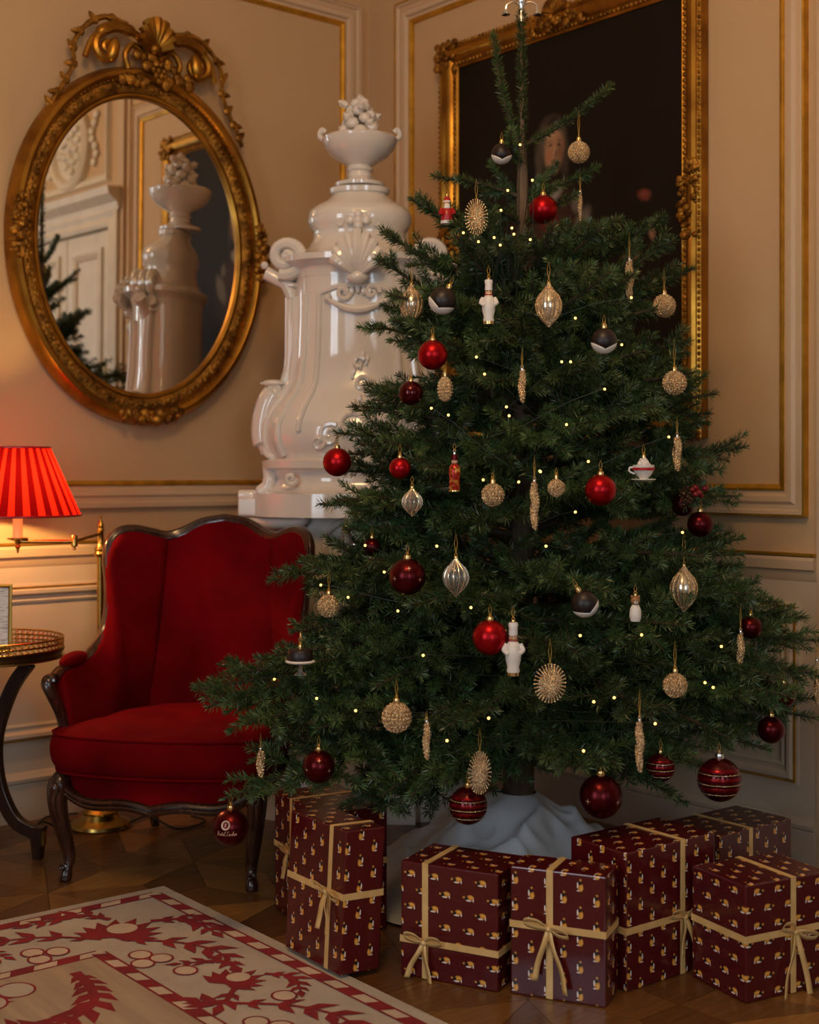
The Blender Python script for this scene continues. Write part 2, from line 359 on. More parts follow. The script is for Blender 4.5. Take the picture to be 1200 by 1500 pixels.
mb.build('far_parquet', MW, FL, False, kind='stuff')
# ---- chandelier over the middle of the room (lights the upper walls)
ch = thing('chandelier', 'brass candle chandelier hanging from the middle of the ceiling', 'chandelier', room(2.7, 3.1, 3.0))
MB().tube([(0, 0, 0), (0, 0, 1.2)], .012, 8).build('chandelier_rod', 'brass', ch)
MB().lathe([(0, -.22), (.03, -.2), (.05, -.14), (.03, -.08), (.06, -.02), (.05, .06), (.02, .12), (.03, .2), (0, .22)], 20).build('chandelier_body', 'brass', ch)
for i in range(8):
    a = 2*math.pi*i/8; d = Vector((math.cos(a), math.sin(a), 0))
    MB().tube(bez([d*.03+Vector((0, 0, -.05)), d*.18+Vector((0, 0, -.14)), d*.36+Vector((0, 0, -.08)), d*.42+Vector((0, 0, 0))]), .009, 6).build('chandelier_arm', 'brass', ch)
    MB().lathe([(.0, 0), (.04, .005), (.012, .012), (.012, .09), (0, .09)], 12, Matrix.Translation(d*.42)).build('candle_sleeve', 'white', ch)
    MB().ball(d*.42+Vector((0, 0, .12)), .018, 10, 8, (1, 1, 1.7)).build('candle_bulb', 'crystal_bulb', ch)
l = bpy.data.lights.new('chandelier_glow', 'POINT'); l.energy = 235; l.color = (1.0, .60, .27); l.shadow_soft_size = .30
lo = bpy.data.objects.new('chandelier_glow', l); COL.objects.link(lo); lo.location = room(2.7, 3.1, 3.42)
# ================================================================== tiled stove in the corner
ST = thing('tiled_stove', 'tall white glazed faience stove with scrolls and an urn on top, in the corner', 'stove', (-.183, 5.04, .09), 0)
ST.scale = (.928, .928, .928)
PROF = [(1.075, .425), (1.164, .425), (1.168, .40), (1.172, .37), (1.19, .35), (1.222, .337), (1.252, .35), (1.262, .385), (1.29, .388), (1.297, .372), (1.304, .35), (1.331, .368), (1.371, .382),
        (1.41, .382), (1.44, .375), (1.493, .345), (1.547, .302), (1.60, .275), (1.708, .262), (1.85, .256), (2.0, .256)]
CORN = [(2.0, .258), (2.025, .262), (2.04, .268), (2.046, .286), (2.056, .296), (2.060, .310), (2.082, .312), (2.086, .300), (2.094, .268), (2.105, .235), (2.126, .205), (2.16, .186), (2.19, .183), (2.205, .196), (2.225, .206), (2.26, .206), (2.275, .196), (2.29, .178), (2.312, .135),
        (2.34, .106), (2.345, .118), (2.362, .121), (2.368, .108), (2.375, .08), (2.376, .0)]
def sec(w, n=48, kf=.78, kb=.28):
    out = []
    for k in range(n):
        a = 2*math.pi*k/n; c, s = math.cos(a), math.sin(a)
        x = w*math.copysign(abs(c)**.8, c); y = (-1)*math.copysign(abs(s)**.9, s)*w*(kf if s > 0 else kb)
        out.append(Vector((x, y, 0)))
    return out
def loft(prof, kf=.78, wavy=0):
    R = []
    for z, w in prof:
        ring = sec(max(w, .001), kf=kf)
        R.append([v+Vector((0, 0, z)) for v in ring])
    return MB().rings(R)
loft(PROF).build('stove_shaft', 'faience', ST, angle=50)
loft(CORN).build('stove_cornice', 'faience', ST, angle=50)
# lower stage with a shelf and an arched front
loft([(-.0965, .44), (.06, .44), (.07, .41), (1.02, .41), (1.03, .43), (1.045, .44), (1.075, .44), (1.076, .40)], .44).build('stove_base', 'faience', ST, angle=40)
mb = MB()
arch = [(-.44, -.10, 1.05), (-.34, -.17, 1.05), (-.245, -.215, 1.055)]+[(-.22*math.cos(t)+.015, -.235, 1.065+.11*math.sin(t)) for t in [math.pi*i/14 for i in range(15)]]+[(.275, -.215, 1.055), (.34, -.17, 1.05), (.44, -.10, 1.05)]
mb.tube(bez(arch, 3), .022, 10)
mb.build('stove_arch_moulding', 'faience', ST)
mb = MB(); pts = [(-.205*math.cos(math.pi*i/18)+.015, 1.06+.10*math.sin(math.pi*i/18)) for i in range(19)]
poly = [(-.19, -.096)]+pts+[(.22, -.096)]
mb.add([(x, -.212, z) for x, z in poly]+[(x, -.08, z) for x, z in poly], [tuple(range(len(poly)))]+[(k, (k+1) % len(poly), len(poly)+(k+1) % len(poly), len(poly)+k) for k in range(len(poly))])
mb.build('stove_arch_panel', 'faience', ST, angle=30)
mb = MB().tube([(-.14*math.cos(t)+.015, -.218, .985+.085*math.sin(t)) for t in [math.pi*i/14 for i in range(15)]], .013, 8)
mb.tube([(-.125, -.218, .985), (-.125, -.218, .4)], .013, 8).tube([(.155, -.218, .985), (.155, -.218, .4)], .013, 8)
mb.build('stove_inner_arch', 'faience', ST)
mb = MB()
for s in (-1, 1): mb.tube(spiral((.015+s*.05, -.225, .97), .03, 1.5, plane='xz', sgn=s), .008, 6)
mb.ball((.015, -.22, 1.01), .028, 10, 7, (1, .5, 1.4)); mb.build('stove_arch_scroll', 'faience', ST)
for s in (-1, 1): MB().box(s*.425-.04, s*.425+.04, -.14, -.02, 1.076, 1.145).tube([(s*.425-.045, -.08, 1.155), (s*.425+.045, -.08, 1.155)], .024, 12).build('stove_base_block', 'faience', ST, angle=40, bevel=.006)
# vertical ridges that divide the shaft into panels
def surf(z, a, off=0.0, prof=PROF):
    ws = np.interp(z, [p[0] for p in prof], [p[1] for p in prof]); c, s = math.cos(a), math.sin(a)
    return Vector((ws*math.copysign(abs(c)**.8, c), -math.copysign(abs(s)**.9, s)*ws*(.78 if s > 0 else .28), z))*1.0+Vector((c*off, -abs(s)*off, 0))
for a in (22, 42, 60, 120, 138, 158):
    z0 = 1.31 if a in (22, 158, 42, 138) else 1.40
    MB().tube([surf(z, math.radians(a), .004) for z in np.linspace(z0, 1.93, 30)], .011 if a in (60, 120) else .014, 8).build('panel_ridge', 'faience', ST)
for a0, a1 in ((60, 120),):
    MB().tube([surf(1.93+.03*math.sin(math.pi*(a-a0)/(a1-a0)), math.radians(a), .004) for a in range(a0, a1+1, 4)], .011, 8).build('panel_ridge', 'faience', ST)
# side volutes under the cornice and at the hips
for s in (-1, 1):
    mb = MB(); c = Vector((s*.285, -.06, 2.085))
    for dy in (-.035, 0, .035): mb.tube([p+Vector((0, dy, 0)) for p in spiral(c, .075, 1.6, math.radians(250) if s < 0 else math.radians(-70), 34, .14, sgn=-s)], [.026-.011*i/34 for i in range(35)], 8)
    mb.ball(c, .03, 10, 7, (1, 1.6, 1)); mb.ball(c+Vector((s*.085, 0, -.03)), .016, 8, 6); mb.tube([c+Vector((s*.08, 0, -.06)), c+Vector((s*.0, -.0, -.10)), c+Vector((-s*.02, 0, -.16))], [.028, .03, .02], 10)
    mb.build('cornice_volute', 'faience', ST)
    mb = MB(); P = bez([(s*.268, -.05, 1.96), (s*.268, -.06, 1.80), (s*.272, -.06, 1.66), (s*.30, -.06, 1.56)], 6)
    mb.tube(P, .024, 10); mb.ball((s*.268, -.05, 1.975), .034, 10, 7, (1, 1.2, .5)); mb.build('side_pilaster', 'faience', ST)
    mb = MB(); P = bez([(s*.31, -.07, 1.565), (s*.348, -.08, 1.53), (s*.372, -.08, 1.45), (s*.374, -.08, 1.38), (s*.352, -.09, 1.32)], 6)
    mb.tube(P, [.030]*4+[.046]*(len(P)-8)+[.030]*4, 12); mb.tube(spiral((s*.325, -.09, 1.565), .034, 1.3, sgn=s), .014, 8); mb.tube(spiral((s*.34, -.12, 1.335), .032, 1.3, sgn=s), .013, 8)
    mb.ball((s*.335, -.09, 1.592), .024, 10, 7, (2.0, 1, .6)); mb.build('hip_volute', 'faience', ST)
    mb = MB(); P = bez([(s*.35, -.08, 1.265), (s*.345, -.10, 1.225), (s*.355, -.1, 1.19), (s*.385, -.1, 1.165)], 6); mb.tube(P, .028, 10); mb.build('foot_bracket', 'faience', ST); MB().tube(spiral((s*.25, -.25, 1.222), .024, 1.3, sgn=s), .010, 8).build('foot_scroll', 'faience', ST)
# central shell, garland and rocaille on the front
fy = lambda z, off=0.0: surf(z, math.pi/2).y-off
mb = MB()
for k in range(-4, 5):
    a = k*.25; P = [Vector((math.sin(a)*r*.9, -.245-.035*math.sin(r/.17*3.0), 1.985+math.cos(a)*r)) for r in np.linspace(.01, .17-.012*abs(k), 8)]
    mb.tube(P, [.008+.013*i/7 for i in range(8)], 8)
mb.ball((0, -.245, 1.985), .035, 12, 8, (1.2, .8, .8)); mb.build('cornice_shell', 'faience', ST)
mb = MB()
mb.tube([Vector((x, fy(1.9)-.012, 1.90-.035*math.cos(x/.11*math.pi/2))) for x in np.linspace(-.11, .11, 14)], [.008+.008*math.sin(math.pi*i/13) for i in range(14)], 8)
for s in (-1, 1):
    mb.tube(spiral((s*.055, fy(1.93)-.01, 1.93), .03, 1.2, sgn=s), .009, 6); mb.ball((s*.115, fy(1.9)+.0, 1.91), .015, 8, 6)
for k in range(5): mb.ball(((k-2)*.022, fy(1.95)-.008, 1.945-.006*abs(k-2)), .015, 8, 6, (.7, .6, 1.4))
mb.build('shaft_garland', 'faience', ST)
mb = MB()
def onfront(x, z, o=.006): return Vector((x, fy(z)*math.sqrt(max(.2, 1-(x/.40)**2))-o, z))
for cx_, cz_, r, tr, st, sg in ((-.02, 1.42, .055, 1.4, 0, 1), (.045, 1.50, .045, 1.3, 2, -1), (-.10, 1.385, .045, 1.5, 1, 1), (-.145, 1.36, .028, 1.2, 0, -1), (.02, 1.58, .035, 1.2, 0, 1), (.07, 1.40, .04, 1.3, 2.5, -1), (.005, 1.66, .025, 1.2, .5, 1), (.12, 1.37, .035, 1.4, 1, -1)):
    mb.tube([onfront(p.x, p.z) for p in spiral((cx_, 0, cz_), r, tr, st, 22, .15, sgn=sg)], [.011-.006*i/22 for i in range(23)], 6)
for i in range(18):
    z = 1.40+i*.0175; mb.ball(onfront(.03*math.sin(i*.9)+.01, z), .017-.0005*i, 8, 5, (.7, .5, 1.4))
mb.build('front_rocaille', 'faience', ST)
mb = MB()
for x, z in ((0, 2.215), (.03, 2.215), (-.03, 2.215), (0, 2.238), (0, 2.195)): mb.ball((x, -.158-.004, z), .018, 8, 6, (1, .5, 1))
for s in (-1, 1): mb.tube([Vector((s*(.03+.05*t), -.160+.02*t, 2.215+.02*math.sin(6*t))) for t in np.linspace(0, 1, 8)], .007, 6)
mb.build('dome_blossom', 'faience', ST)
mb = MB().lathe([(.0, 2.37), (.098, 2.372), (.10, 2.385), (.075, 2.395), (.05, 2.41), (.046, 2.43), (.056, 2.437), (.05, 2.445), (.048, 2.455), (.075, 2.47), (.115, 2.495), (.135, 2.52), (.147, 2.545), (.150, 2.56), (.142, 2.568), (.12, 2.565), (.10, 2.56), (0, 2.56)], 32)
mb.build('urn', 'faience', ST, angle=35)
mb = MB()
for s in (-1, 1): mb = MB(); mb.tube(bez([(s*.135, 0, 2.555), (s*.158, 0, 2.575), (s*.15, 0, 2.60), (s*.135, 0, 2.59)], 4), .011, 8); mb.build('urn_handle', 'faience', ST)
mb = MB()
for i in range(22):
    a = i*2.4; z = 2.57+.145*(i/22)**1.0; r = .062*(1-.75*(i/22)**2)
    mb.ball((r*math.cos(a), r*math.sin(a), z), .030-.008*i/22, 8, 6, (1, 1, .8), Matrix.Rotation(a, 3, 'Z') @ Matrix.Rotation(.7, 3, 'Y'))
for i in range(10):
    a = i*2.4+.6; z = 2.585+.012*i; d = Vector((math.cos(a), math.sin(a), .5)); c = Vector((.05*math.cos(a), .05*math.sin(a), z))
    mb.tube([c, c+d*.02, c+d*.035], [.014, .017, .003], 6)
mb.tube([(0, 0, 2.70), (.004, 0, 2.725), (0, 0, 2.742)], [.02, .022, .004], 8); mb.build('urn_flowers', 'faience', ST)
# ================================================================== oval mirror on the left wall
mc = CO+AV*1.127+Vector((0, 0, 2.097))
MI = thing('oval_mirror', 'oval wall mirror in a carved gilt frame with a pierced scrolled crest', 'mirror', mc+BV*.004, LROT)
MI.rotation_euler = (math.radians(.55), 0, LROT-math.radians(.30)); MI.location = mc+BV*.022
GA, GB = .425, .558
def ell(a, off=0.0):
    n = Vector((math.cos(a)/GA, 0, math.sin(a)/GB)).normalized(); return Vector((GA*math.cos(a), 0, GB*math.sin(a)))+n*off
mb = MB(); n = 96
mb.add([Vector((0, -.012, 0))]+[ell(2*math.pi*i/n, .012)+Vector((0, -.012, 0)) for i in range(n)], [(0, 1+(i+1) % n, 1+i) for i in range(n)])
mb.build('mirror_glass', 'mirror', MI, False)
def ring(prof, n=120): return MB().rings([[ell(2*math.pi*i/n, o)+Vector((0, -h, 0)) for o, h in prof] for i in range(n)], loop=True)
ring([(-.004, .012), (-.004, .022), (.004, .030), (.012, .030), (.016, .022), (.016, .012)]).build('sight_rim', 'goldb', MI)
ring([(.016, .0), (.016, .026), (.03, .034), (.05, .036), (.062, .030), (.062, 0)]).build('carved_band', 'gold', MI)
ring([(.062, .0), (.062, .034), (.068, .050), (.080, .060), (.094, .058), (.104, .046), (.110, .030), (.114, .012), (.114, 0)]).build('outer_torus', 'goldb', MI)
mb = MB()
for i in range(150):
    a = 2*math.pi*i/150; mb.ball(ell(a, .036+.006*(i % 2))+Vector((0, -.036, 0)), .010, 6, 4, (1, .8, 1))
mb.build('carved_leaf_row', 'gold', MI, kind='stuff')
mb = MB()
for i in range(180): mb.ball(ell(2*math.pi*i/180, .066)+Vector((0, -.042, 0)), .006, 6, 4)
mb.build('beading', 'gold', MI, kind='stuff')
def cluster(name, a, k, spread, r):
    mb = MB()
    for i in range(k):
        t = (i/(k-1)-.5)*2; p = ell(a+t*spread, .088+.012*math.sin(i*2.1))
        mb.ball(p+Vector((0, -.062-.008*math.cos(i*1.7), 0)), r*(1-.45*abs(t)), 8, 6, (1, .7, 1.2), Matrix.Rotation(i*1.1, 3, 'Y'))
        q = ell(a+t*spread, .068+.05*(i % 2)); mb.tube([p+Vector((0, -.06, 0)), (p+q)/2+Vector((0, -.07, 0)), q+Vector((0, -.05, 0))], [.010, .010, .003], 6)
    mb.build(name, 'gold', MI)
cluster('flower_cluster', math.radians(-88), 13, .24, .024); cluster('flower_cluster', math.radians(178), 13, .17, .022); cluster('flower_cluster', math.radians(2), 13, .17, .024)
# crest: shell leaf, scrolls, buds and thorny outer vines
mb = MB()
for k in range(-4, 5):
    a = k*.27; P = [Vector((.02+math.sin(a)*r, -.055-.03*math.sin(r/.14*2.6), .725+math.cos(a)*r*.95)) for r in np.linspace(.0, .135-.016*abs(k) if k else .125, 7)]
    mb.tube(P, [.008+.018*i/6 for i in range(7)], 8)
mb.ball((.02, -.07, .735), .026, 10, 7); mb.build('crest_shell', 'goldb', MI)
mb = MB()
for s in (-1, 1):
    mb.tube(bez([(.02+s*.02, -.05, .72), (.02+s*.07, -.06, .775), (.02+s*.16, -.06, .79), (.02+s*.24, -.055, .74), (.02+s*.275, -.05, .66)], 6), [.014]*8+[.022]*9+[.012]*8, 8)
    mb.tube(spiral((.02+s*.19, -.06, .705), .055, 1.35, 1.2 if s > 0 else 1.9, 24, .2, sgn=-s), [.017-.006*i/24 for i in range(25)], 8)
    mb.ball((.02+s*.175, -.075, .70), .030, 10, 8, (.8, .8, 1.6), Matrix.Rotation(-s*.2, 3, 'Y'))
    mb.tube(bez([(.02+s*.03, -.05, .70), (.02+s*.08, -.055, .74), (.02+s*.115, -.055, .70), (.02+s*.10, -.05, .65)], 5), .012, 8)
mb.build('crest_scroll', 'goldb', MI)
for s in (-1, 1):
    mb = MB(); P = bez([(.02+s*.10, -.04, .815), (.02+s*.19, -.04, .825), (.02+s*.27, -.04, .775), (.02+s*.315, -.04, .70), (.02+s*.315, -.04, .63), (.02+s*.35, -.035, .555), (.02+s*.385, -.035, .50), (.02+s*.415, -.03, .44)], 6)
    mb.tube(P, [.011]*12+[.009]*(len(P)-12), 6)
    for i in range(4, len(P), 5):
        mb.ball(P[i], .018, 6, 5, (1, .6, 1)); d = Vector((s*.6, 0, .7)) if i % 2 else Vector((s*1, 0, -.1)); mb.tube([P[i], P[i]+d*.02, P[i]+d*.038], [.010, .012, .003], 6)
    mb.build('crest_vine', 'gold', MI)
mb = MB()
for i in range(26):
    x = .02+.2*math.sin(i*2.4)*(.3+.7*((i*7) % 10)/10); z = .655+.05*math.cos(i*1.9)-.35*x*x
    mb.ball((x, -.062-.012*((i*3) % 5)/5, z), .016+.008*((i*5) % 7)/7, 7, 5, (1, .7, 1))
mb.build('crest_flowers', 'gold', MI, kind='stuff'); mb = MB()
for k in range(7):
    a = k*2*math.pi/6; mb.ball((.03+(.022*math.cos(a) if k < 6 else 0), -.085, .655+(.022*math.sin(a) if k < 6 else 0)), .013, 7, 5)
mb.build('crest_rosette', 'gold', MI)
# ================================================================== large portrait on the right wall
PX0, PX1, PZ0, PZ1 = .603, 1.714, 1.455, 2.855
PA = thing('oil_painting', 'large dark oil portrait in a broad carved gold frame on the right wall', 'painting', CO+BV*((PX0+PX1)/2)-BV*0+AV*.006+Vector((0, 0, (PZ0+PZ1)/2)), RROT)
hw, hh = (PX1-PX0)/2, (PZ1-PZ0)/2
def portrait():
    m = bpy.data.materials.new('portrait_canvas'); m.use_nodes = True; nt = m.node_tree; N = nt.nodes; Lk = nt.links; b = N['Principled BSDF']; b.inputs['Roughness'].default_value = .55; b.inputs['Specular IOR Level'].default_value = .15
    tc = N.new('ShaderNodeTexCoord'); sp = N.new('ShaderNodeSeparateXYZ'); 
    nz = N.new('ShaderNodeTexNoise'); nz.inputs['Scale'].default_value = 9; nz.inputs['Detail'].default_value = 5
    Lk.new(tc.outputs['Object'], nz.inputs['Vector'])
    va = N.new('ShaderNodeVectorMath'); va.operation = 'MULTIPLY_ADD'; va.inputs[1].default_value = (.045, .045, .045); Lk.new(nz.outputs['Color'], va.inputs[0]); Lk.new(tc.outputs['Object'], va.inputs[2]); Lk.new(va.outputs[0], sp.inputs[0])
    col = None
    def mth(op, a, b_):
        n = N.new('ShaderNodeMath'); n.operation = op
        for i, x in enumerate((a, b_)):
            if isinstance(x, (int, float)): n.inputs[i].default_value = x
            else: Lk.new(x, n.inputs[i])
        return n.outputs[0]
    bg = N.new('ShaderNodeMix'); bg.data_type = 'RGBA'; bg.inputs[6].default_value = (.0085, .0055, .0035, 1); bg.inputs[7].default_value = (.014, .009, .006, 1); Lk.new(nz.outputs['Fac'], bg.inputs[0]); col = bg.outputs[2]
    def blob(x, z, rx, rz, c, ang=0.0, soft=.45, k=1.0):
        nonlocal col
        dx = mth('SUBTRACT', sp.outputs[0], x+.0225); dz = mth('SUBTRACT', sp.outputs[2], z+.0225); ca, sa = math.cos(ang), math.sin(ang)
        u = mth('DIVIDE', mth('ADD', mth('MULTIPLY', dx, ca), mth('MULTIPLY', dz, sa)), rx); v = mth('DIVIDE', mth('SUBTRACT', mth('MULTIPLY', dz, ca), mth('MULTIPLY', dx, sa)), rz)
        r = mth('SQRT', mth('ADD', mth('MULTIPLY', u, u), mth('MULTIPLY', v, v)), 0)
        mr = N.new('ShaderNodeMapRange'); mr.interpolation_type = 'SMOOTHSTEP'; mr.inputs[1].default_value = 1; mr.inputs[2].default_value = 1-soft; mr.inputs[4].default_value = k; Lk.new(r, mr.inputs[0])
        mx = N.new('ShaderNodeMix'); mx.data_type = 'RGBA'; Lk.new(mr.outputs[0], mx.inputs[0]); Lk.new(col, mx.inputs[6]); mx.inputs[7].default_value = (*c, 1); col = mx.outputs[2]
    F = (-.055, .285)
    blob(F[0]-.01, F[1]-.36, .25, .30, (0.054, 0.022, 0.014), 0, .6)                    # coat
    blob(F[0]+.005, F[1]+.025, .092, .122, (.120, .088, .060), 0, .5)                # hair
    blob(F[0]-.062, F[1]-.045, .036, .115, (.085, .062, .042), .12, .8); blob(F[0]+.075, F[1]-.045, .030, .105, (.050, .036, .025), -.12, .8)
    blob(F[0]+.012, F[1]+.104, .060, .028, (.030, .020, .014), .1, .8)
    blob(F[0]+.016, F[1]-.004, .060, .094, (.40, .205, .105), -.05, .38)              # face
    blob(F[0]+.050, F[1]-.010, .040, .085, (.17, .08, .042), -.05, .95, .8)
    blob(F[0]-.010, F[1]-.024, .026, .032, (.46, .16, .075), 0, .95, .8); blob(F[0]+.006, F[1]+.050, .034, .024, (.50, .28, .15), 0, .95, .8)
    blob(F[0]-.006, F[1]+.014, .020, .012, (.20, .095, .05), .1, .95); blob(F[0]+.040, F[1]+.014, .018, .012, (.13, .06, .032), -.1, .95)
    blob(F[0]-.005, F[1]+.013, .009, .0045, (.030, .016, .012), 0, .8); blob(F[0]+.039, F[1]+.013, .008, .0045, (.026, .014, .010), 0, .8)
    blob(F[0]-.008, F[1]+.030, .018, .004, (.14, .075, .045), .12, .9); blob(F[0]+.042, F[1]+.030, .016, .004, (.10, .05, .03), -.12, .9)
    blob(F[0]+.018, F[1]-.010, .006, .030, (.52, .30, .17), 0, .95); blob(F[0]+.028, F[1]-.022, .009, .022, (.18, .08, .042), .1, .95)
    blob(F[0]+.020, F[1]-.052, .018, .006, (.26, .05, .035), 0, .8); blob(F[0]+.020, F[1]-.043, .016, .004, (.13, .05, .03), 0, .9)
    blob(F[0]+.02, F[1]-.155, .055, .05, (0.288, 0.234, 0.180), .3, .7)                    # collar
    blob(F[0]-.02, F[1]-.24, .06, .12, (0.162, 0.014, 0.018), .45, .6)                  # sash
    blob(F[0]+.15, F[1]-.31, .05, .11, (0.153, 0.126, 0.094), -.5, .6); blob(F[0]+.13, F[1]-.22, .035, .05, (0.135, 0.108, 0.081), 0, .7)
    blob(.395, F[1]-.235, .035, .030, (0.180, 0.045, 0.032), 0, .8); blob(.42, F[1]-.36, .022, .05, (0.270, 0.135, 0.081), .2, .7); blob(.33, F[1]-.44, .06, .028, (0.252, 0.135, 0.081), .1, .7)
    Lk.new(col, b.inputs['Base Color']); return m
mb = MB().box(-hw-.01, hw+.01, -.014, -.002, -hh-.01, hh+.01); mb.build('canvas', portrait(), PA, False)
MB().frame((-hw, hw, -hh, hh), [(0, .0), (0, .020), (.008, .026), (.016, .022), (.026, .024), (.034, .034), (.052, .046), (.066, .050), (.076, .040), (.084, .044), (.094, .034), (.096, 0)]).build('frame_moulding', 'goldb', PA, angle=25)
mb = MB()
def along(x0, z0, x1, z1, n, off, r, h):
    for i in range(n):
        t = (i+.5)/n; mb.ball((x0+(x1-x0)*t, -h, z0+(z1-z0)*t), r, 6, 4, (1, .7, 1))
for o, r, h, st in ((.018, .008, .026, .020), (.090, .008, .040, .020)):
    nx, nz_ = int(2*(hw+o)/st), int(2*(hh+o)/st)
    for s in (-1, 1): along(-hw-o, s*(hh+o), hw+o, s*(hh+o), nx, 0, r, h); along(s*(hw+o), -hh-o, s*(hw+o), hh+o, nz_, 0, r, h)
mb.build('frame_beading', 'gold', PA, kind='stuff')
def orn(x, z, k, sx, sz, seed):
    mb = MB(); r_ = random.Random(seed)
    for i in range(k): mb.ball((x+r_.uniform(-sx, sx), -.042-r_.uniform(0, .010), z+r_.uniform(-sz, sz)), r_.uniform(.008, .015), 7, 5, (1, .6, 1.2), Matrix.Rotation(r_.uniform(0, 3), 3, 'Y'))
    mb.build('frame_ornament', 'gold', PA)
for sx in (-1, 1):
    for sz in (-1, 1): orn(sx*(hw+.048), sz*(hh+.048), 40, .055, .055, 3+sx+2*sz)
    orn(sx*(hw+.05), .0, 44, .038, .13, 20+sx); orn(0, sx*(hh+.05), 44, .13, .040, 30+sx)
mb = MB()
for k in range(-3, 4): mb.tube([Vector((math.sin(k*.4)*r, -.05, hh+.075+math.cos(k*.4)*r)) for r in (.0, .03, .055, .07-.006*abs(k))], [.01, .016, .017, .008], 6)
mb.build('frame_cartouche', 'gold', PA)
# ================================================================== wing armchair
yaw = math.atan2(-.105, .586)
AC = thing('wing_armchair', 'red velvet wing armchair with a carved dark wood frame beside the lamp', 'armchair', (-.76, 4.138, 0), yaw)
def front_y(x): return -.055*(1-(x/.33)**2)
def rail_z(x):                                             # wavy lower edge of the upholstered rail
    u = abs(x)/.30; return .252+.048*u**2.2+.012*math.sin(u*math.pi*2.0)
mb = MB(); xs = np.linspace(-.315, .315, 41)
R = []
for x in xs:
    z = rail_z(x); y = front_y(x)
    R.append([Vector((x, y-dy, z+dz)) for dy, dz in ((-.02, .004), (.004, .004), (.014, -.002), (.018, -.010), (.012, -.015), (.018, -.021), (.014, -.030), (.0, -.035), (-.02, -.03))])
mb.rings(R)
for s in (-1, 1):
    R = []
    for t in np.linspace(0, 1, 14):
        x = s*(.318-.06*t); y = .0+.60*t; z = .30-.03*math.sin(t*math.pi)
        R.append([Vector((x+s*dx, y, z+dz)) for dx, dz in ((-.02, .0), (.008, .0), (.014, -.008), (.008, -.02), (.0, -.034), (-.02, -.03))])
    mb.rings(R)
mb.build('seat_frame', 'walnut', AC, angle=35)
for s in (-1, 1):                                          # cabriole front legs
    P = bez([(s*.300, .012, .335), (s*.314, -.012, .285), (s*.312, -.014, .22), (s*.298, .004, .13), (s*.289, .014, .07), (s*.293, .004, .035), (s*.296, -.004, .002)], 5); k = len(P)
    lg = MB().tube(P, list(np.interp(np.linspace(0, 1, k), [0, .15, .35, .65, .82, .92, 1], [.022, .034, .028, .019, .016, .021, .019])), 12).build('leg', 'walnut', AC)
    MB().ball((s*.312, -.040, .285), .017, 8, 6, (1, .7, 1.3)).tube(bez([(s*.30, -.042, .30), (s*.312, -.048, .25), (s*.305, -.036, .19)], 4), .006, 6).build('knee_carving', 'walnut', lg); MB().tube(spiral((s*.297, -.02, .045), .013, 1.0), .005, 6).build('foot_scroll', 'walnut', lg)
    P = bez([(s*.245, .60, .33), (s*.25, .605, .2), (s*.255, .63, .08), (s*.26, .67, .002)], 5)
    MB().tube(P, [.024-.009*i/(len(P)-1) for i in range(len(P))], 10).build('leg', 'walnut', AC)
# upholstered seat rail and the loose cushion
def plan(w, front, back, arm=None, n=12):
    out = []
    for x in np.linspace(-w, w, 25): out.append((x*(1-.03*abs(x/w)**12), front+front_y(x*.33/w)*1.1+.055*abs(x/w)**9))
    out += [(w*.975, .09), (arm or w*.9, .16), (w*.76, back), (-w*.76, back), (-(arm or w*.9), .16), (-w*.975, .09)]
    return out
mb = MB(); P = plan(.318, .0, .60); R = []
for k, (zf, sc) in enumerate(((0, 1.0), (.35, 1.012), (.75, 1.012), (1, 1.0))):
    R.append([Vector((x*sc, y*sc if y < .1 else y, (rail_z(max(-.3, min(.3, x))) if y < .2 else .27)*(1-zf)+.365*zf)) for x, y in P])
mb.rings(R).build('seat_rail_upholstery', 'velvet', AC, angle=60)
mb = MB(); P = plan(.352, -.035, .56, .262); R = []
def fold(x, y): return .007*math.sin(x*15+1.5*math.sin(y*9)+2)*math.sin(y*11+.6)+.004*math.sin(x*34+y*22)+.003*math.sin(x*21-y*37)
for z, sc in ((.352, .93), (.338, .968), (.345, 1.0), (.368, 1.032), (.40, 1.044), (.43, 1.036), (.448, 1.012), (.456, .99), (.463, .955), (.470, .88), (.475, .76), (.479, .62), (.481, .46), (.482, .30), (.482, .15), (.482, .02)):
    R.append([Vector((x*sc, (y-.25)*sc+.25, z+(fold(x*sc, (y-.25)*sc) if z > .462 else 0))) for x, y in P])
cu = mb.rings(R).build('seat_cushion', 'velvet', AC, angle=180, sub=1)
mb = MB(); mb.tube([Vector((x*1.010, (y-.25)*1.010+.25, .4525)) for x, y in P], .0045, 6, loop=True); mb.tube([Vector((x*.985, (y-.25)*.985+.25, .3385)) for x, y in P], .0045, 6, loop=True); mb.build('piping', 'velvet', cu)
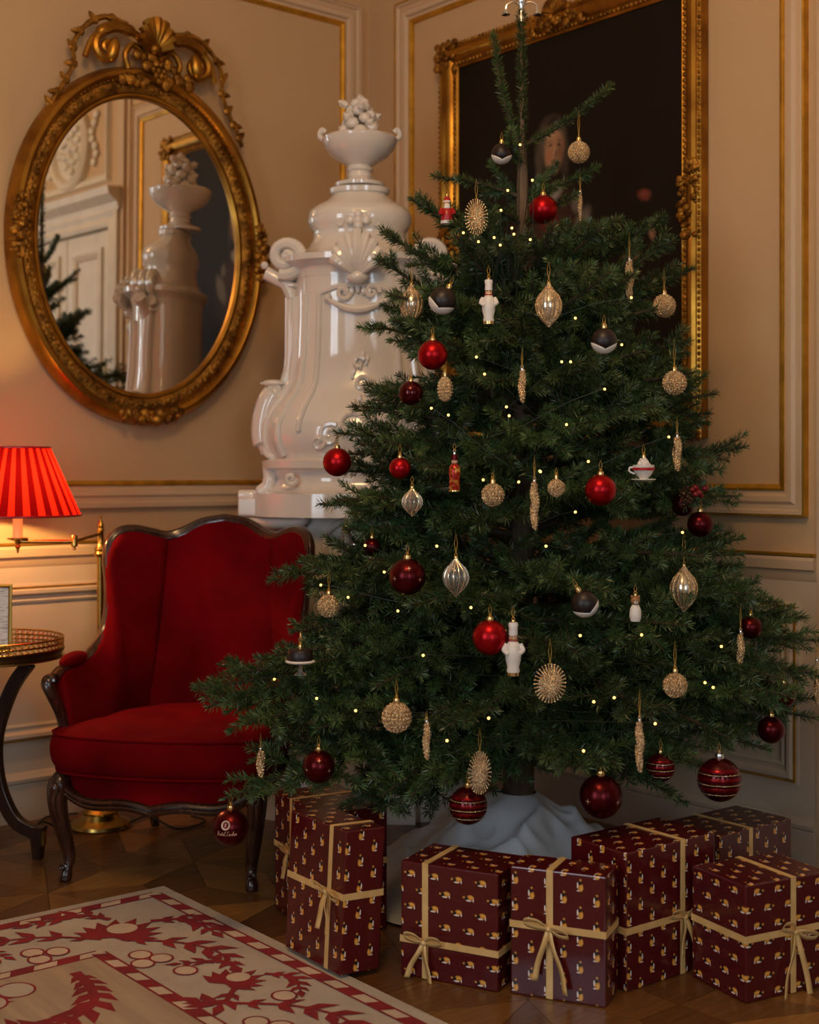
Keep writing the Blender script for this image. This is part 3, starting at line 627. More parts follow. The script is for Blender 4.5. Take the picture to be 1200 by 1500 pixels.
# wood rail: arm, wing, crest (left half), mirrored for the other half
half = [(-.372, .085, .602), (-.376, .15, .618), (-.372, .24, .622), (-.362, .33, .645), (-.345, .405, .70), (-.336, .44, .78), (-.340, .455, .87), (-.350, .462, .95), (-.348, .475, 1.005), (-.325, .50, 1.040), (-.285, .535, 1.048), (-.235, .575, 1.035), (-.195, .605, 1.024), (-.15, .63, 1.035), (-.08, .655, 1.068), (0, .665, 1.082)]
HL = bez(half, 5); FULL = HL+[Vector((-p.x, p.y, p.z)) for p in reversed(HL[:-1])]
mb = MB().tube(FULL, .017, 10, flat=1.25); mb.tube([p+Vector((0, -.012, .007)) for p in FULL], .006, 6); mb.build('back_frame', 'walnut', AC)
for s in (-1, 1):
    P = bez([(s*.374, .075, .606), (s*.378, .055, .59), (s*.366, .06, .555), (s*.352, .085, .50), (s*.340, .095, .44), (s*.325, .09, .36), (s*.312, .06, .31)], 5)
    mb = MB().tube(P, list(np.interp(np.linspace(0, 1, len(P)), [0, .12, .3, .6, 1], [.018, .023, .020, .018, .024])), 10); mb.tube([p+Vector((0, -.017, 0)) for p in P[3:-4]], .006, 6)
    mb.tube(spiral((s*.374, .05, .598), .017, 1.2), .008, 6); mb.build('arm_support', 'walnut', AC)
    MB().ball((s*.372, .235, .640), .038, 14, 9, (.75, 2.5, .72)).build('arm_pad', 'velvet', AC)
# inside faces: two wings and the back, each a padded loft between the rail and the seat
def resample(P, n):
    P = [Vector(p) for p in P]; d = [0]
    for i in range(1, len(P)): d.append(d[-1]+(P[i]-P[i-1]).length)
    out = []
    for k in range(n):
        t = d[-1]*k/(n-1); i = max(0, min(len(P)-2, int(np.searchsorted(d, t))-1)); u = (t-d[i])/max(1e-9, d[i+1]-d[i]); out.append(P[i].lerp(P[i+1], u))
    return out
n_side = 5*12                                            # rail index where the wing meets the back panel
for s in (-1, 1):
    top = resample([Vector((p.x*-s, p.y, p.z)) if s > 0 else p for p in HL[1:n_side+1]], 30)
    bot = resample([(s*.335, .09, .36), (s*.315, .25, .36), (s*.285, .42, .36), (s*.262, .555, .36)], 30)
    G = []
    for j in range(15):
        v = j/14; row = []
        for i in range(30):
            u = i/29; p = bot[i].lerp(top[i], v)
            p = p+Vector((-s*.030*math.sin(v*math.pi)**.7*(.5+.5*math.sin(u*math.pi)), -.02*math.sin(v*math.pi)*u, 0)); row.append(p)
        G.append(row)
    MB().grid(G).build('wing_upholstery', 'velvet', AC, angle=180, solid=.035, off=0.0)
top = resample(FULL[n_side:len(FULL)-n_side], 33); bot = resample([(-.262, .555, .36), (-.13, .585, .36), (0, .592, .36), (.13, .585, .36), (.262, .555, .36)], 33)
G = []
for j in range(19):
    v = j/18; G.append([bot[i].lerp(top[i], v)+Vector((0, -.050*math.sin(v*math.pi)**.6*math.sin(i/32*math.pi)**.5+.01*v, 0)) for i in range(33)])
MB().grid(G).build('back_upholstery', 'velvet', AC, angle=180, solid=.045, off=0.0)
# ================================================================== brass floor lamp
LP = Vector((-1.085, 4.82, 0))
FLm = thing('floor_lamp', 'brass swing-arm floor lamp with a pleated red shade', 'floor lamp', LP)
MB().lathe([(0, 0), (.105, 0), (.108, .008), (.104, .018), (.085, .026), (.07, .034), (.062, .05), (.066, .058), (.045, .072), (.03, .085), (.02, .10), (.016, .12), (0, .12)], 36).build('lamp_base', 'brass', FLm, angle=30)
ztop = EYE-(795-HZ)/FPX*4.82
MB().tube([(0, 0, .10), (0, 0, ztop-.02)], .0135, 16).build('lamp_pole', 'brass', FLm)
MB().lathe([(.0135, -.02), (.020, -.018), (.024, -.008), (.020, 0), (.023, .006), (.016, .016), (.011, .03), (.011, .07), (.014, .074), (.010, .082), (.013, .09), (.009, .10), (.004, .115), (.005, .12), (0, .128)], 16, Matrix.Translation((0, 0, ztop-.03))).build('lamp_finial', 'brass', FLm)
SHD = Vector(((26-CX)/FPX*4.60, 4.60, 0))-LP
elb = Vector(((109-CX)/FPX*4.66, 4.66, 0))-LP; za = EYE-(789-HZ)/FPX*4.7
E1 = Vector((elb.x, elb.y, za-.008)); S1 = Vector((SHD.x, SHD.y, za-.005))
MB().tube([(0, 0, za+.012), E1], .006, 10).tube([E1, S1], .007, 10).build('swing_arm', 'brass', FLm)
MB().lathe([(0, -.03), (.006, -.028), (.004, -.02), (.012, -.015), (.012, .018), (.009, .022), (0, .024)], 14, Matrix.Translation(E1)).build('arm_joint', 'brass', FLm)
MB().lathe([(0, -.04), (.003, -.038), (.005, -.025), (.010, -.018), (.007, -.01), (.012, .0), (.034, .008), (.036, .012), (.014, .014), (0, .014)], 20, Matrix.Translation(S1)).build('drip_pan', 'brass', FLm)
MB().lathe([(.0, .014), (.016, .014), (.016, .085), (0, .085)], 16, Matrix.Translation(S1)).build('candle_sleeve', 'candle', FLm)
MB().ball(S1+Vector((0, 0, .12)), .022, 12, 9, (1, 1, 1.4)).build('lamp_bulb', mat('lamp_bulb_glow', (1, .85, .6), .3, emit=(1, .62, .25), estr=18), FLm)
zb = EYE-(755-HZ)/FPX*4.60-S1.z; zt = EYE-(656-HZ)/FPX*4.60-S1.z
def shade_mat(name, c, k):
    m = bpy.data.materials.new(name); m.use_nodes = True; nt = m.node_tree; N = nt.nodes; Lk = nt.links; N.remove(N['Principled BSDF'])
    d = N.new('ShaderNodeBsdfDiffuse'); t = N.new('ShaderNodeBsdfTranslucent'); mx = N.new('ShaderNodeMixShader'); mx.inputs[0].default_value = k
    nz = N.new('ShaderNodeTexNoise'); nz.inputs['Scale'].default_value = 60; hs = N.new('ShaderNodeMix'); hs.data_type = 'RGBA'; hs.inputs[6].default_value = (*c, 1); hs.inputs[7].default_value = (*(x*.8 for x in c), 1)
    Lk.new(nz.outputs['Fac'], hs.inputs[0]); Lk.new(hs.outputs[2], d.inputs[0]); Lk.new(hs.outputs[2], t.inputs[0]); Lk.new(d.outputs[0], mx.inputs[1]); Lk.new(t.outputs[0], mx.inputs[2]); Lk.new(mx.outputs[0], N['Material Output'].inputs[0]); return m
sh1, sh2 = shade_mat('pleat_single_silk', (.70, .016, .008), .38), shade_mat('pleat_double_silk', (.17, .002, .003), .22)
mb = MB(); NP = 26
for i in range(NP):
    a0, a1, a2 = 2*math.pi*i/NP, 2*math.pi*(i+.45)/NP, 2*math.pi*(i+1)/NP
    q = lambda a, r, z: Vector((r*math.cos(a), r*math.sin(a), z))
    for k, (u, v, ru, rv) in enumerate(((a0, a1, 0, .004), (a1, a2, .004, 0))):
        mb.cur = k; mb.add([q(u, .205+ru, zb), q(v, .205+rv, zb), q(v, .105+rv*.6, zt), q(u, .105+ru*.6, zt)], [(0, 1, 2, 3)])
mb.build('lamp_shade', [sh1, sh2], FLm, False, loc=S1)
for r, z in ((.207, zb), (.107, zt)): MB().tube([(r*math.cos(2*math.pi*i/48), r*math.sin(2*math.pi*i/48), z) for i in range(48)], .004, 6, loop=True).build('shade_trim', 'red', FLm, loc=S1)
mb = MB()
for k in range(3): mb.tube([(0, 0, zt-.03), (.105*math.cos(k*2.1), .105*math.sin(k*2.1), zt-.004)], .002, 6)
mb.tube([(0, 0, .13), (0, 0, zt-.03)], .003, 6); mb.build('shade_carrier', 'brass', FLm, loc=S1)
l = bpy.data.lights.new('lamp_glow', 'POINT'); l.energy = 40; l.color = (1.0, .60, .20); l.shadow_soft_size = .025
lo = bpy.data.objects.new('lamp_glow', l); COL.objects.link(lo); lo.parent = FLm; lo.location = S1+Vector((0, 0, .165))
P = bez([LP+Vector((-.06, .05, .012)), LP+Vector((-.12, .02, .010)), LP+Vector((-.08, -.12, .008)), LP+Vector((-.15, -.20, .07)), LP+Vector((-.20, -.12, .012)), LP+Vector((-.22, .10, .008)), LP+Vector((-.12, .16, .008))], 8)
MB().tube([p-LP for p in P], .0035, 6).build('lamp_cable', 'black', FLm)
MB().tube([p-LP for p in bez([LP+Vector((.10, .03, .010)), LP+Vector((.18, -.05, .05)), LP+Vector((.28, -.06, .008)), LP+Vector((.36, .05, .008)), LP+Vector((.30, .12, .008))], 8)], .0035, 6).build('lamp_cable', 'black', FLm)
# ================================================================== gueridon table at the left edge
TB = Vector((-1.378, 4.46, 0))
TA = thing('side_table', 'round dark wood side table with a pierced brass gallery and curved legs', 'table', TB)
zt_ = .672
MB().lathe([(0, zt_-.035), (.21, zt_-.035), (.235, zt_-.025), (.248, zt_-.008), (.250, zt_), (0, zt_)], 48).build('table_top', 'mahogany', TA, angle=30)
MB().lathe([(0, zt_), (.236, zt_), (.236, zt_+.004), (0, zt_+.004)], 48).build('table_inset', 'marble', TA, angle=30)
mb = MB()
for z in (.003, .019, .036): mb.tube([(.246*math.cos(2*math.pi*i/64), .246*math.sin(2*math.pi*i/64), zt_+z) for i in range(64)], .0032, 6, loop=True)
for i in range(72):
    a, b2 = 2*math.pi*i/72, 2*math.pi*(i+1)/72
    for z0, z1 in ((.003, .019), (.019, .036)):
        mb.tube([(.246*math.cos(a), .246*math.sin(a), zt_+z0), (.246*math.cos(b2), .246*math.sin(b2), zt_+z1)], .0016, 4); mb.tube([(.246*math.cos(b2), .246*math.sin(b2), zt_+z0), (.246*math.cos(a), .246*math.sin(a), zt_+z1)], .0016, 4)
mb.build('table_gallery', 'brass', TA)
MB().lathe([(.243, zt_-.03), (.252, zt_-.027), (.252, zt_-.022), (.243, zt_-.02)], 48).build('brass_band', 'brass', TA)
for k in range(3):
    a = math.radians(-12+120*k); d = Vector((math.cos(a), math.sin(a), 0)); t = Vector((-d.y, d.x, 0))
    P = bez([d*.155+Vector((0, 0, zt_-.04)), d*.095+Vector((0, 0, .55)), d*.045+Vector((0, 0, .42)), d*.035+Vector((0, 0, .32)), d*.055+Vector((0, 0, .21)), d*.105+Vector((0, 0, .12)), d*.175+Vector((0, 0, .085))], 5)
    R = []
    for i, p in enumerate(P):
        tg = (P[min(i+1, len(P)-1)]-P[max(i-1, 0)]).normalized(); n_ = tg.cross(t); R.append([p+t*.016*sx+n_*.021*sz for sx, sz in ((-1, -1), (1, -1), (1, 1), (-1, 1))])
    lg = MB().rings(R).build('table_leg', 'mahogany', TA, bevel=.004, angle=30)
    mt = Matrix.Translation(d*.185) @ Matrix.Rotation(a, 4, 'Z')
    R = [[mt @ Vector((sx*w, sy*w, z)) for sx, sy in ((-1, -1), (1, -1), (1, 1), (-1, 1))] for w, z in ((.013, 0), (.022, .105))]
    MB().rings(R).build('leg_foot', 'mahogany', lg, False)
    MB().box(.018, .024, -.010, .010, .045, .095, mt).build('brass_plaque', 'brass', lg, False)
MB().lathe([(.0, .28), (.045, .285), (.05, .31), (.045, .34), (0, .345)], 20).build('leg_collar', 'mahogany', TA)
PF = thing('table_sign', 'small gold-framed printed card standing on the round table', 'picture frame', TB+Vector((.030, -.06, zt_+.0045)), math.radians(12))
PF.rotation_euler = (math.radians(-6), 0, math.radians(10))
MB().frame((-.058, .058, .012, .198), [(0, 0), (0, .008), (.005, .012), (.011, .010), (.012, 0)]).build('sign_frame', 'brass', PF, angle=25)
MB().box(-.06, .06, -.004, .004, .010, .20).build('printed_card', 'paper', PF, False)
MB().box(-.02, .02, .004, .007, 0.008, .14, Matrix.Rotation(math.radians(-22), 4, 'X')).build('easel_back', 'black', PF, False)
# ================================================================== Christmas tree
TX, TD = .341, 4.15
TREE = thing('christmas_tree', 'tall bushy fir Christmas tree hung with red and gold ornaments', 'christmas tree', (TX, TD, 0))
TO = Vector((TX, TD, 0))
ZR = [(.30, .80), (.45, .93), (.62, .96), (.80, .84), (.96, .75), (1.15, .68), (1.33, .62), (1.55, .55), (1.85, .47), (2.0, .38), (2.14, .27), (2.35, .16), (2.66, .02)]
def RZ(z): return float(np.interp(z, [q[0] for q in ZR], [q[1] for q in ZR]))
TOPZ = 2.635
MB().tube(bez([(-.012, .0, .18), (-.008, 0, .6), (.0, 0, 1.2), (.002, 0, 1.8), (0, 0, 2.2), (-.002, 0, 2.45), (-.003, 0, TOPZ)], 5), list(np.interp(np.linspace(0, 1, 31), [0, .33, .5, .66, .70, 1], [.050, .034, .024, .015, .008, .003])), 12).build('trunk', 'bark', TREE)
def needles_for(shoots, dens=1500):
    """shoots: list of (p0, p1, needle length). Returns verts (n,4,3) of diamond needles"""
    out = []
    for p0, p1, ln in shoots:
        p0 = np.array(p0); p1 = np.array(p1); ax = p1-p0; L = np.linalg.norm(ax)
        if L < 1e-4: continue
        ax = ax/L; n = max(6, int(L*dens)); t = rng.random(n)
        base = p0+np.outer(t, p1-p0)
        side = np.cross(ax, [0, 0, 1.0]); sl = np.linalg.norm(side)
        side = side/sl if sl > .15 else np.array([1.0, 0, 0]); upv = np.cross(side, ax)
        ph = rng.random(n)*2*np.pi; rad = np.outer(np.cos(ph)*1.0, side)+np.outer(np.sin(ph)*.75+.22, upv)
        rad /= np.linalg.norm(rad, axis=1)[:, None]
        al = np.radians(58-26*np.clip((t-.8)/.2, 0, 1)+rng.normal(0, 9, n)); d = np.cos(al)[:, None]*ax+np.sin(al)[:, None]*rad
        ll = ln*(.8+.35*rng.random(n))*(1-.25*np.clip((t-.85)/.15, 0, 1)); tip = base+d*ll[:, None]
        wv = np.cross(d, rad+rng.normal(0, .35, (n, 3))); wv /= np.maximum(np.linalg.norm(wv, axis=1), 1e-6)[:, None]
        midp = base+d*(ll*.5)[:, None]; w_ = .0016
        out.append(np.stack([base, midp+wv*w_, tip, midp-wv*w_], 1))
    return np.concatenate(out) if out else np.zeros((0, 4, 3))
NT = 0
def needle_obj(V, parent, m):
    global NT
    n = len(V); NT += n
    me = bpy.data.meshes.new('needles'); me.vertices.add(n*4); me.vertices.foreach_set('co', V.reshape(-1).astype(np.float32))
    me.loops.add(n*4); me.loops.foreach_set('vertex_index', np.arange(n*4, dtype=np.int32))
    me.polygons.add(n); me.polygons.foreach_set('loop_start', np.arange(0, n*4, 4, dtype=np.int32)); me.polygons.foreach_set('loop_total', np.full(n, 4, dtype=np.int32))
    me.materials.append(M[m]); me.update(calc_edges=True)
    o = bpy.data.objects.new('needles', me); COL.objects.link(o); o.parent = parent; o['kind'] = 'stuff'
def branch(P, lat=1.0, sparse=False, m='needle', bare=.18, rmax=.011, nl=.029, dens=1350, up=0.0):
    """P: points of the main axis in tree space, trunk to tip. Flat spray of side shoots, needles on all of them"""
    P = bez(P, 5); d = [0.0]
    for i in range(1, len(P)): d.append(d[-1]+(P[i]-P[i-1]).length)
    L = d[-1]
    def at(s):
        i = max(0, min(len(P)-2, int(np.searchsorted(d, s))-1)); u = (s-d[i])/max(1e-9, d[i+1]-d[i]); return P[i].lerp(P[i+1], u), (P[i+1]-P[i]).normalized()
    mb = MB().tube(P, [rmax*(1-.8*x/L)+.0012 for x in d], 6); shoots = []
    s0 = L*bare; k = max(3, int((L-s0)/.06))
    for i in range(k):
        a, _ = at(s0+(L-s0)*i/k); b, _ = at(s0+(L-s0)*(i+1)/k); shoots.append((a, b, nl))
    if lat:
        s = max(L*.2, .06); side = 1
        while s < L-.05:
            p, t = at(s); sd = t.cross(Vector((0, 0, 1))); sd = sd.normalized() if sd.length > .2 else Vector((1, 0, 0))
            for sg in ((1, -1) if not sparse else (side,)):
                ll = lat*min(.46*(L-s)+.06, .27)*random.uniform(.75, 1.15)
                dr = (t*random.uniform(.62, .85)+sd*sg*random.uniform(.6, .85)+Vector((0, 0, up+random.uniform(-.38, .40)))).normalized()
                q1 = p+dr*ll*.55; q2 = p+dr*ll*.55+(dr+t*.25+Vector((0, 0, random.uniform(-.25, .35)))).normalized()*ll*.45
                mb.tube([p, q1, q2], [.003, .0022, .0012], 4); shoots += [(p+(q1-p)*.12, q1, nl), (q1, q2, nl)]
                if ll > .13:
                    for v in ((.5,)):
                        for s2 in (1, -1):
                            b0 = p+dr*ll*v; sd2 = dr.cross(Vector((0, 0, 1))).normalized()
                            d2 = (dr*.75+sd2*s2*.7+Vector((0, 0, random.uniform(-.45, .5)))).normalized(); l2 = ll*(1-v)*.75+.045
                            b1 = b0+d2*l2; mb.tube([b0, b1], [.0022, .0012], 4); shoots.append((b0, b1, nl))
            side = -side; s += random.uniform(.095, .135)
    o = mb.build('branch', 'twig', TREE); needle_obj(needles_for(shoots, dens), o, m); return P
def tip3(px, py, dd): return pt(px, py, TD+dd)-TO
def key(px, py, dd, rise=.15, sag=.03, **kw):
    """branch whose tip stands dd behind (+) or before (-) the trunk; rise = how far below the tip it leaves the trunk, per metre of reach"""
    T = tip3(px, py, dd); r = math.hypot(T.x, T.y); z0 = max(.28, T.z-rise*r); B = Vector((0, 0, z0))
    m1 = B.lerp(T, .35)+Vector((0, 0, sag*r)); m2 = B.lerp(T, .7)+Vector((0, 0, sag*.6*r)); branch([B, m1, m2, T], **kw)
# ---- leader and the sparse top
branch([(0, 0, 2.08), (0, 0, 2.3), (-.002, 0, 2.5), (-.003, 0, TOPZ)], lat=0, m='needle_top', bare=.12, nl=.025, rmax=.004, dens=2600)
for (x, y, dd, by) in ((722, 50, -.03, 225), (895, 125, -.04, 215), (748, 190, -.12, 240), (790, 262, .05, 300)):
    T = tip3(x, y, dd); B = Vector((0, 0, EYE-(by-HZ)/FPX*TD)); branch([B, B.lerp(T, .5)+Vector((.012*(1 if T.x < 0 else -1)*-1, 0, -.01)), T], lat=0, bare=.06, rmax=.006, nl=.025, dens=2300)
for (x, y, dd, by) in ((635, 258, -.03, 290), (876, 245, -.02, 308), (815, 240, .14, 318), (742, 275, .16, 310), (700, 300, -.16, 330), (845, 285, -.14, 335), (720, 240, .08, 320)):
    T = tip3(x, y, dd); B = Vector((0, 0, EYE-(by-HZ)/FPX*TD)); branch([B, B.lerp(T, .4)+Vector((0, 0, .012)), T], lat=.55, sparse=True, bare=.08, rmax=.007, nl=.026, dens=1900)
for (x, y, dd) in ((603, 292, -.05), (563, 342, .0), (556, 380, -.12), (630, 305, .08), (668, 345, -.28), (905, 322, .10), (976, 320, .0), (988, 352, -.08), (1014, 393, -.04), (810, 330, -.30), (880, 333, -.22), (742, 352, -.30), (930, 400, -.25), (640, 420, -.30)):
    key(x, y, dd, rise=.55, sag=-.02, lat=.8, bare=.1, dens=1700, up=.38)
# ---- outline branches, left and right
for (x, y, dd, rise) in ((562, 448, .0, .28), (575, 470, -.2, .2), (548, 600, -.15, .18), (492, 634, -.12, .16), (525, 650, -.25, .1), (500, 690, .1, .08), (468, 738, -.02, .10), (505, 775, -.2, .05), (402, 840, -.35, .08), (440, 822, -.15, .05), (480, 880, -.42, .0), (430, 925, -.45, .0),
        (287, 1010, -.46, -.02), (345, 985, -.42, .02), (305, 1035, -.50, -.05), (330, 1170, -.55, -.16), (400, 960, -.52, .02), (360, 1060, -.56, -.05), (450, 1120, -.50, -.1), (500, 1185, -.52, -.12), (600, 1168, -.62, -.14),
        (1010, 500, -.12, .25), (960, 452, -.2, .26), (1050, 577, -.05, .2), (1018, 545, -.22, .2), (1040, 605, .0, .15), (1092, 655, -.12, .16), (1058, 720, -.05, .08), (1040, 690, -.28, .1), (1085, 812, -.18, .08), (1082, 830, -.02, .05), (1140, 882, -.25, .06), (1100, 870, -.40, .05),
        (1215, 940, -.30, .02), (1180, 905, -.20, .04), (1195, 1052, -.36, -.06), (1190, 985, -.45, 0), (1125, 1098, -.48, -.10), (1160, 1020, -.55, -.02), (1040, 1130, -.60, -.12), (985, 1165, -.62, -.15), (905, 1150, -.66, -.16), (805, 1108, -.64, -.12), (700, 1112, -.66, -.12), (560, 1165, -.60, -.14), (650, 1150, -.66, -.14)):
    key(x, y, dd, rise=rise)
# ---- filling all round, spiralling down the trunk
i = 0; z = zs = 1.80
while zs > .50:
    az = i*2.399963+.4; R = RZ(z)*random.uniform(.80, .95); dx, dy = math.cos(az), math.sin(az)
    tp = TO+Vector((dx*R, dy*R, z))
    # keep clear of the two walls and of the stove
    for nv, off in ((AV, (TO-CO).dot(AV)), (BV, (TO-CO).dot(BV))):
        c = Vector((dx, dy, 0)).dot(nv)
        if c < 0: R = min(R, (off-.08)/(-c))
    if dy > .3 and dx < .2: R = min(R, .60)
    if z < 1.2 and dx < -.1 and dy > -.55: R = min(R, .64/-dx)
    z += random.uniform(-.05, .05)
    rise = random.uniform(-.12, .12)+np.interp(z, [.4, .8, 1.3, 1.9], [-.10, .03, .14, .32])
    T = Vector((dx*R, dy*R, z)); B = Vector((0, 0, max(.28, z-rise*R)))
    branch([B, B.lerp(T, .35)+Vector((0, 0, .03*R)), B.lerp(T, .7)+Vector((0, 0, .02*R)), T], dens=(1300 if dy < .35 else 700))
    i += 1; z = zs = zs-(.017 if z > .9 else .0125)

# ---- white cloth over the stand
from mathutils import noise as mnoise
mb = MB(); G = []; nr, na = 44, 150
for j in range(nr+1):
    row = []
    for k in range(na):
        a = 2*math.pi*k/na; rm = .50+.04*math.sin(3*a+1)+.03*math.sin(7*a)
        if math.cos(a-.1) > .3: rm -= .12*(math.cos(a-.1)-.3)
        t = j/nr; r = .055+(rm-.055)*t
        zz = .275*(1-t)**.75*(1-.25*t)+.006
        nv_ = Vector((r*math.cos(a)*5, r*math.sin(a)*5, 3.1)); cr_ = 1-abs(mnoise.noise(nv_)*2.2); c2 = 1-abs(mnoise.noise(nv_*2.3+Vector((4, 1, 0)))*2.0)
        zz += (.045*(cr_-.55)+.022*(c2-.5)+.010*math.sin(5*a+6*t))*math.sin(math.pi*min(1, t*1.03))**.7
        row.append(Vector((r*math.cos(a), r*math.sin(a), max(.004, zz))))
    G.append(row)
SK = thing('tree_skirt', 'white cloth draped in folds over the tree stand', 'tree skirt', (TX-.012, TD, 0))
mb.rings(G, cap0=False, cap1=False).build('skirt_cloth', 'cloth', SK, angle=180)
# ---- tree topper
TT = thing('tree_topper', 'silver tree topper with tiny bells on curled arms at the top of the fir', 'tree topper', TO+Vector((-.003, 0, TOPZ-.015)))
MB().lathe([(.009, -.012), (.010, 0), (.007, .012), (.007, .035), (.012, .045), (.016, .06), (.010, .075), (.02, .09), (.03, .11), (.03, .14), (.02, .165), (.008, .18), (.003, .26), (0, .27)], 16).build('topper_spire', 'capsilver', TT)
for s in (-1, 1):
    MB().tube(bez([(0, 0, .03), (s*.02, -.01, .045), (s*.042, -.012, .038), (s*.048, -.012, .024)], 4), .0025, 6).build('topper_arm', 'capsilver', TT)
    MB().lathe([(.0, .018), (.006, .016), (.008, .008), (.014, 0), (.012, -.001), (0, .002)], 14, Matrix.Translation((s*.048, -.012, .006))).build('bell', 'capsilver', TT)
# ---- string of warm lights
SL = thing('fairy_lights', 'string of tiny warm white lights on dark wire wound through the tree', 'string lights', TO+Vector((0, 0, .4)))
bulbs = [(780, 264), (744, 279), (734, 308), (750, 334), (753, 343), (701, 354), (724, 348), (733, 359), (777, 351), (679, 341), (762, 212), (843, 466), (925, 436), (823, 530), (836, 530), (911, 505), (886, 570), (830, 622), (862, 676), (792, 691), (843, 750), (710, 548), (698, 523), (746, 609), (742, 596), (657, 608), (632, 598), (760, 706), (708, 703), (791, 690),
         (535, 799), (470, 857), (583, 895), (510, 875), (690, 890), (753, 918), (850, 931), (870, 1028), (900, 1022), (1033, 1000), (1045, 1007), (1057, 947), (402, 995), (464, 1023), (521, 1041), (655, 1085), (716, 1052), (563, 838), (855, 1100), (620, 960), (940, 930), (980, 640), (1000, 780), (960, 1060), (800, 800), (640, 800)]
def surface(px, py, k=.93, dd=None):
    """point of the tree's outer surface seen at (px, py)"""
    D = TD if dd is None else TD+dd
    if dd is None:
        for _ in range(12):
            p = pt(px, py, D); R = RZ(max(.3, p.z))*k; x = p.x-TX; D = TD-math.sqrt(max(0.0, R*R-x*x)) if abs(x) < R else TD-.05
    return pt(px, py, D)
mbw = MB(); BP = sorted([surface(x, y, .90)-TO for x, y in bulbs], key=lambda p: -p.z)
me_b = None
for p in BP:
    b = MB().ball((0, 0, 0), .0035, 8, 6).build('light_bulb', 'bulb', SL) if me_b is None else None
    if b is None: b = bpy.data.objects.new('light_bulb', me_b); COL.objects.link(b); b.parent = SL
    me_b = b.data; b.location = p-Vector((0, 0, .4))
ang = [math.atan2(p.y, p.x) for p in BP]; W = []
for p in BP: W += [p-Vector((0, 0, .4))+Vector((0, .006, .002)), (p-Vector((0, 0, .4)))*.86+Vector((0, .03, -.01))]
MB().tube(bez(W, 3), .0011, 4).build('light_wire', 'wire', SL)
# ================================================================== rug
RC = floor_pt(240, 1302); rr_ = math.radians(-1.5)
RG = thing('rug', 'cream wool rug with dark red scrolls, leaves and ringed circles', 'rug', RC, RROT+rr_)
# local x runs along the edge that passes in front of the presents, -y along the edge that leads to the left
RW, RL = 2.9, 2.3; TH_ = .010
MB().box(0, RW, -RL, 0, 0, TH_).build('rug_border_field', 'rugborder', RG, False, bevel=.003)
IN = .40
MB().box(IN+.03, RW-IN-.03, -RL+IN+.03, -IN-.03, TH_, TH_+.0012).build('rug_centre_field', 'rug', RG, False)
Z1_ = TH_+.0012
FZ = 0
def flat(mb, P, z=Z1_, t=.0010):
    global FZ
    FZ += 1; P = [(p[0], p[1]) for p in P]; ar = sum(P[i-1][0]*P[i][1]-P[i][0]*P[i-1][1] for i in range(len(P)))
    if ar < 0: P = P[::-1]
    mb.add([(x, y, z+.0003+(FZ % 400)*1.2e-6) for x, y in P], [tuple(range(len(P)))])
def line(mb, P, w, z=Z1_):
    """drawn line of width w (number or list)"""
    P = [Vector((p[0], p[1], 0)) for p in P]; n = len(P)
    for i in range(n-1):
        d = (P[i+1]-P[i]).normalized(); nn = Vector((-d.y, d.x, 0)); w0 = w[i] if isinstance(w, list) else w; w1 = w[i+1] if isinstance(w, list) else w
        flat(mb, [P[i]-nn*w0/2, P[i+1]-nn*w1/2, P[i+1]+nn*w1/2, P[i]+nn*w0/2], z)
def rect_band(o, wd):
    red = MB(); cr = MB()
    for k, (x0, y0, x1, y1) in enumerate(((o, -o, RW-o, -o), (o, -RL+o, RW-o, -RL+o), (o, -RL+o, o, -o), (RW-o, -RL+o, RW-o, -o))):
        d = Vector((x1-x0, y1-y0)); L = d.length; d /= L; n = Vector((-d.y, d.x)); a = Vector((x0, y0))
        for s in (-1, 1): line(red, [a+n*s*wd/2, a+d*L+n*s*wd/2], .006)
        c = int(L/.115)
        for i in range(c):
            t0, t1 = L*i/c, L*(i+.5)/c; sk = .018
            flat(red, [a+d*t0-n*wd/2, a+d*t1-n*wd/2, a+d*(t1+sk)+n*wd/2, a+d*(t0+sk)+n*wd/2])
            t0, t1 = t1, L*(i+1)/c
            flat(cr, [a+d*t0-n*wd/2, a+d*t1-n*wd/2, a+d*(t1+sk)+n*wd/2, a+d*(t0+sk)+n*wd/2], Z1_-.0006)
    red.build('dashed_border', 'rugred', RG, False, kind='stuff'); cr.build('dashed_border_ground', 'rugcream', RG, False, kind='stuff')
rect_band(.062, .036); rect_band(IN+.012, .036)
def ringc(red, cr, x, y, r):
    n = 22; P = [Vector((x+r*math.cos(2*math.pi*i/n)*1.05, y+r*math.sin(2*math.pi*i/n)*.95)) for i in range(n)]
    line(red, P+[P[0]], .006, Z1_+.0003); flat(cr, P)
def leaf(red, x, y, a, L, w=.35):
    d = Vector((math.cos(a), math.sin(a))); n = Vector((-d.y, d.x)); p = Vector((x, y))
    flat(red, [p, p+d*L*.35-n*L*w*.5, p+d*L-n*L*.08, p+d*L*.45+n*L*w*.4])
def spray(red, P, k, L, w0=.014, flip=1):
    """scroll with pointed leaves on both sides"""
    C = bez([(p[0], p[1], 0) for p in P], 8); n = len(C)
    line(red, C, [w0*(1-.6*i/n) for i in range(n)])
    for i in range(2, n-1, k):
        d = (C[i+1]-C[i-1]); a = math.atan2(d.y, d.x)
        for s in (1, -1): leaf(red, C[i].x, C[i].y, a+s*.65*flip, L*(.55+.6*math.sin(math.pi*i/n)), .42)
    d = C[-1]-C[-2]; leaf(red, C[-1].x, C[-1].y, math.atan2(d.y, d.x), L, .5)
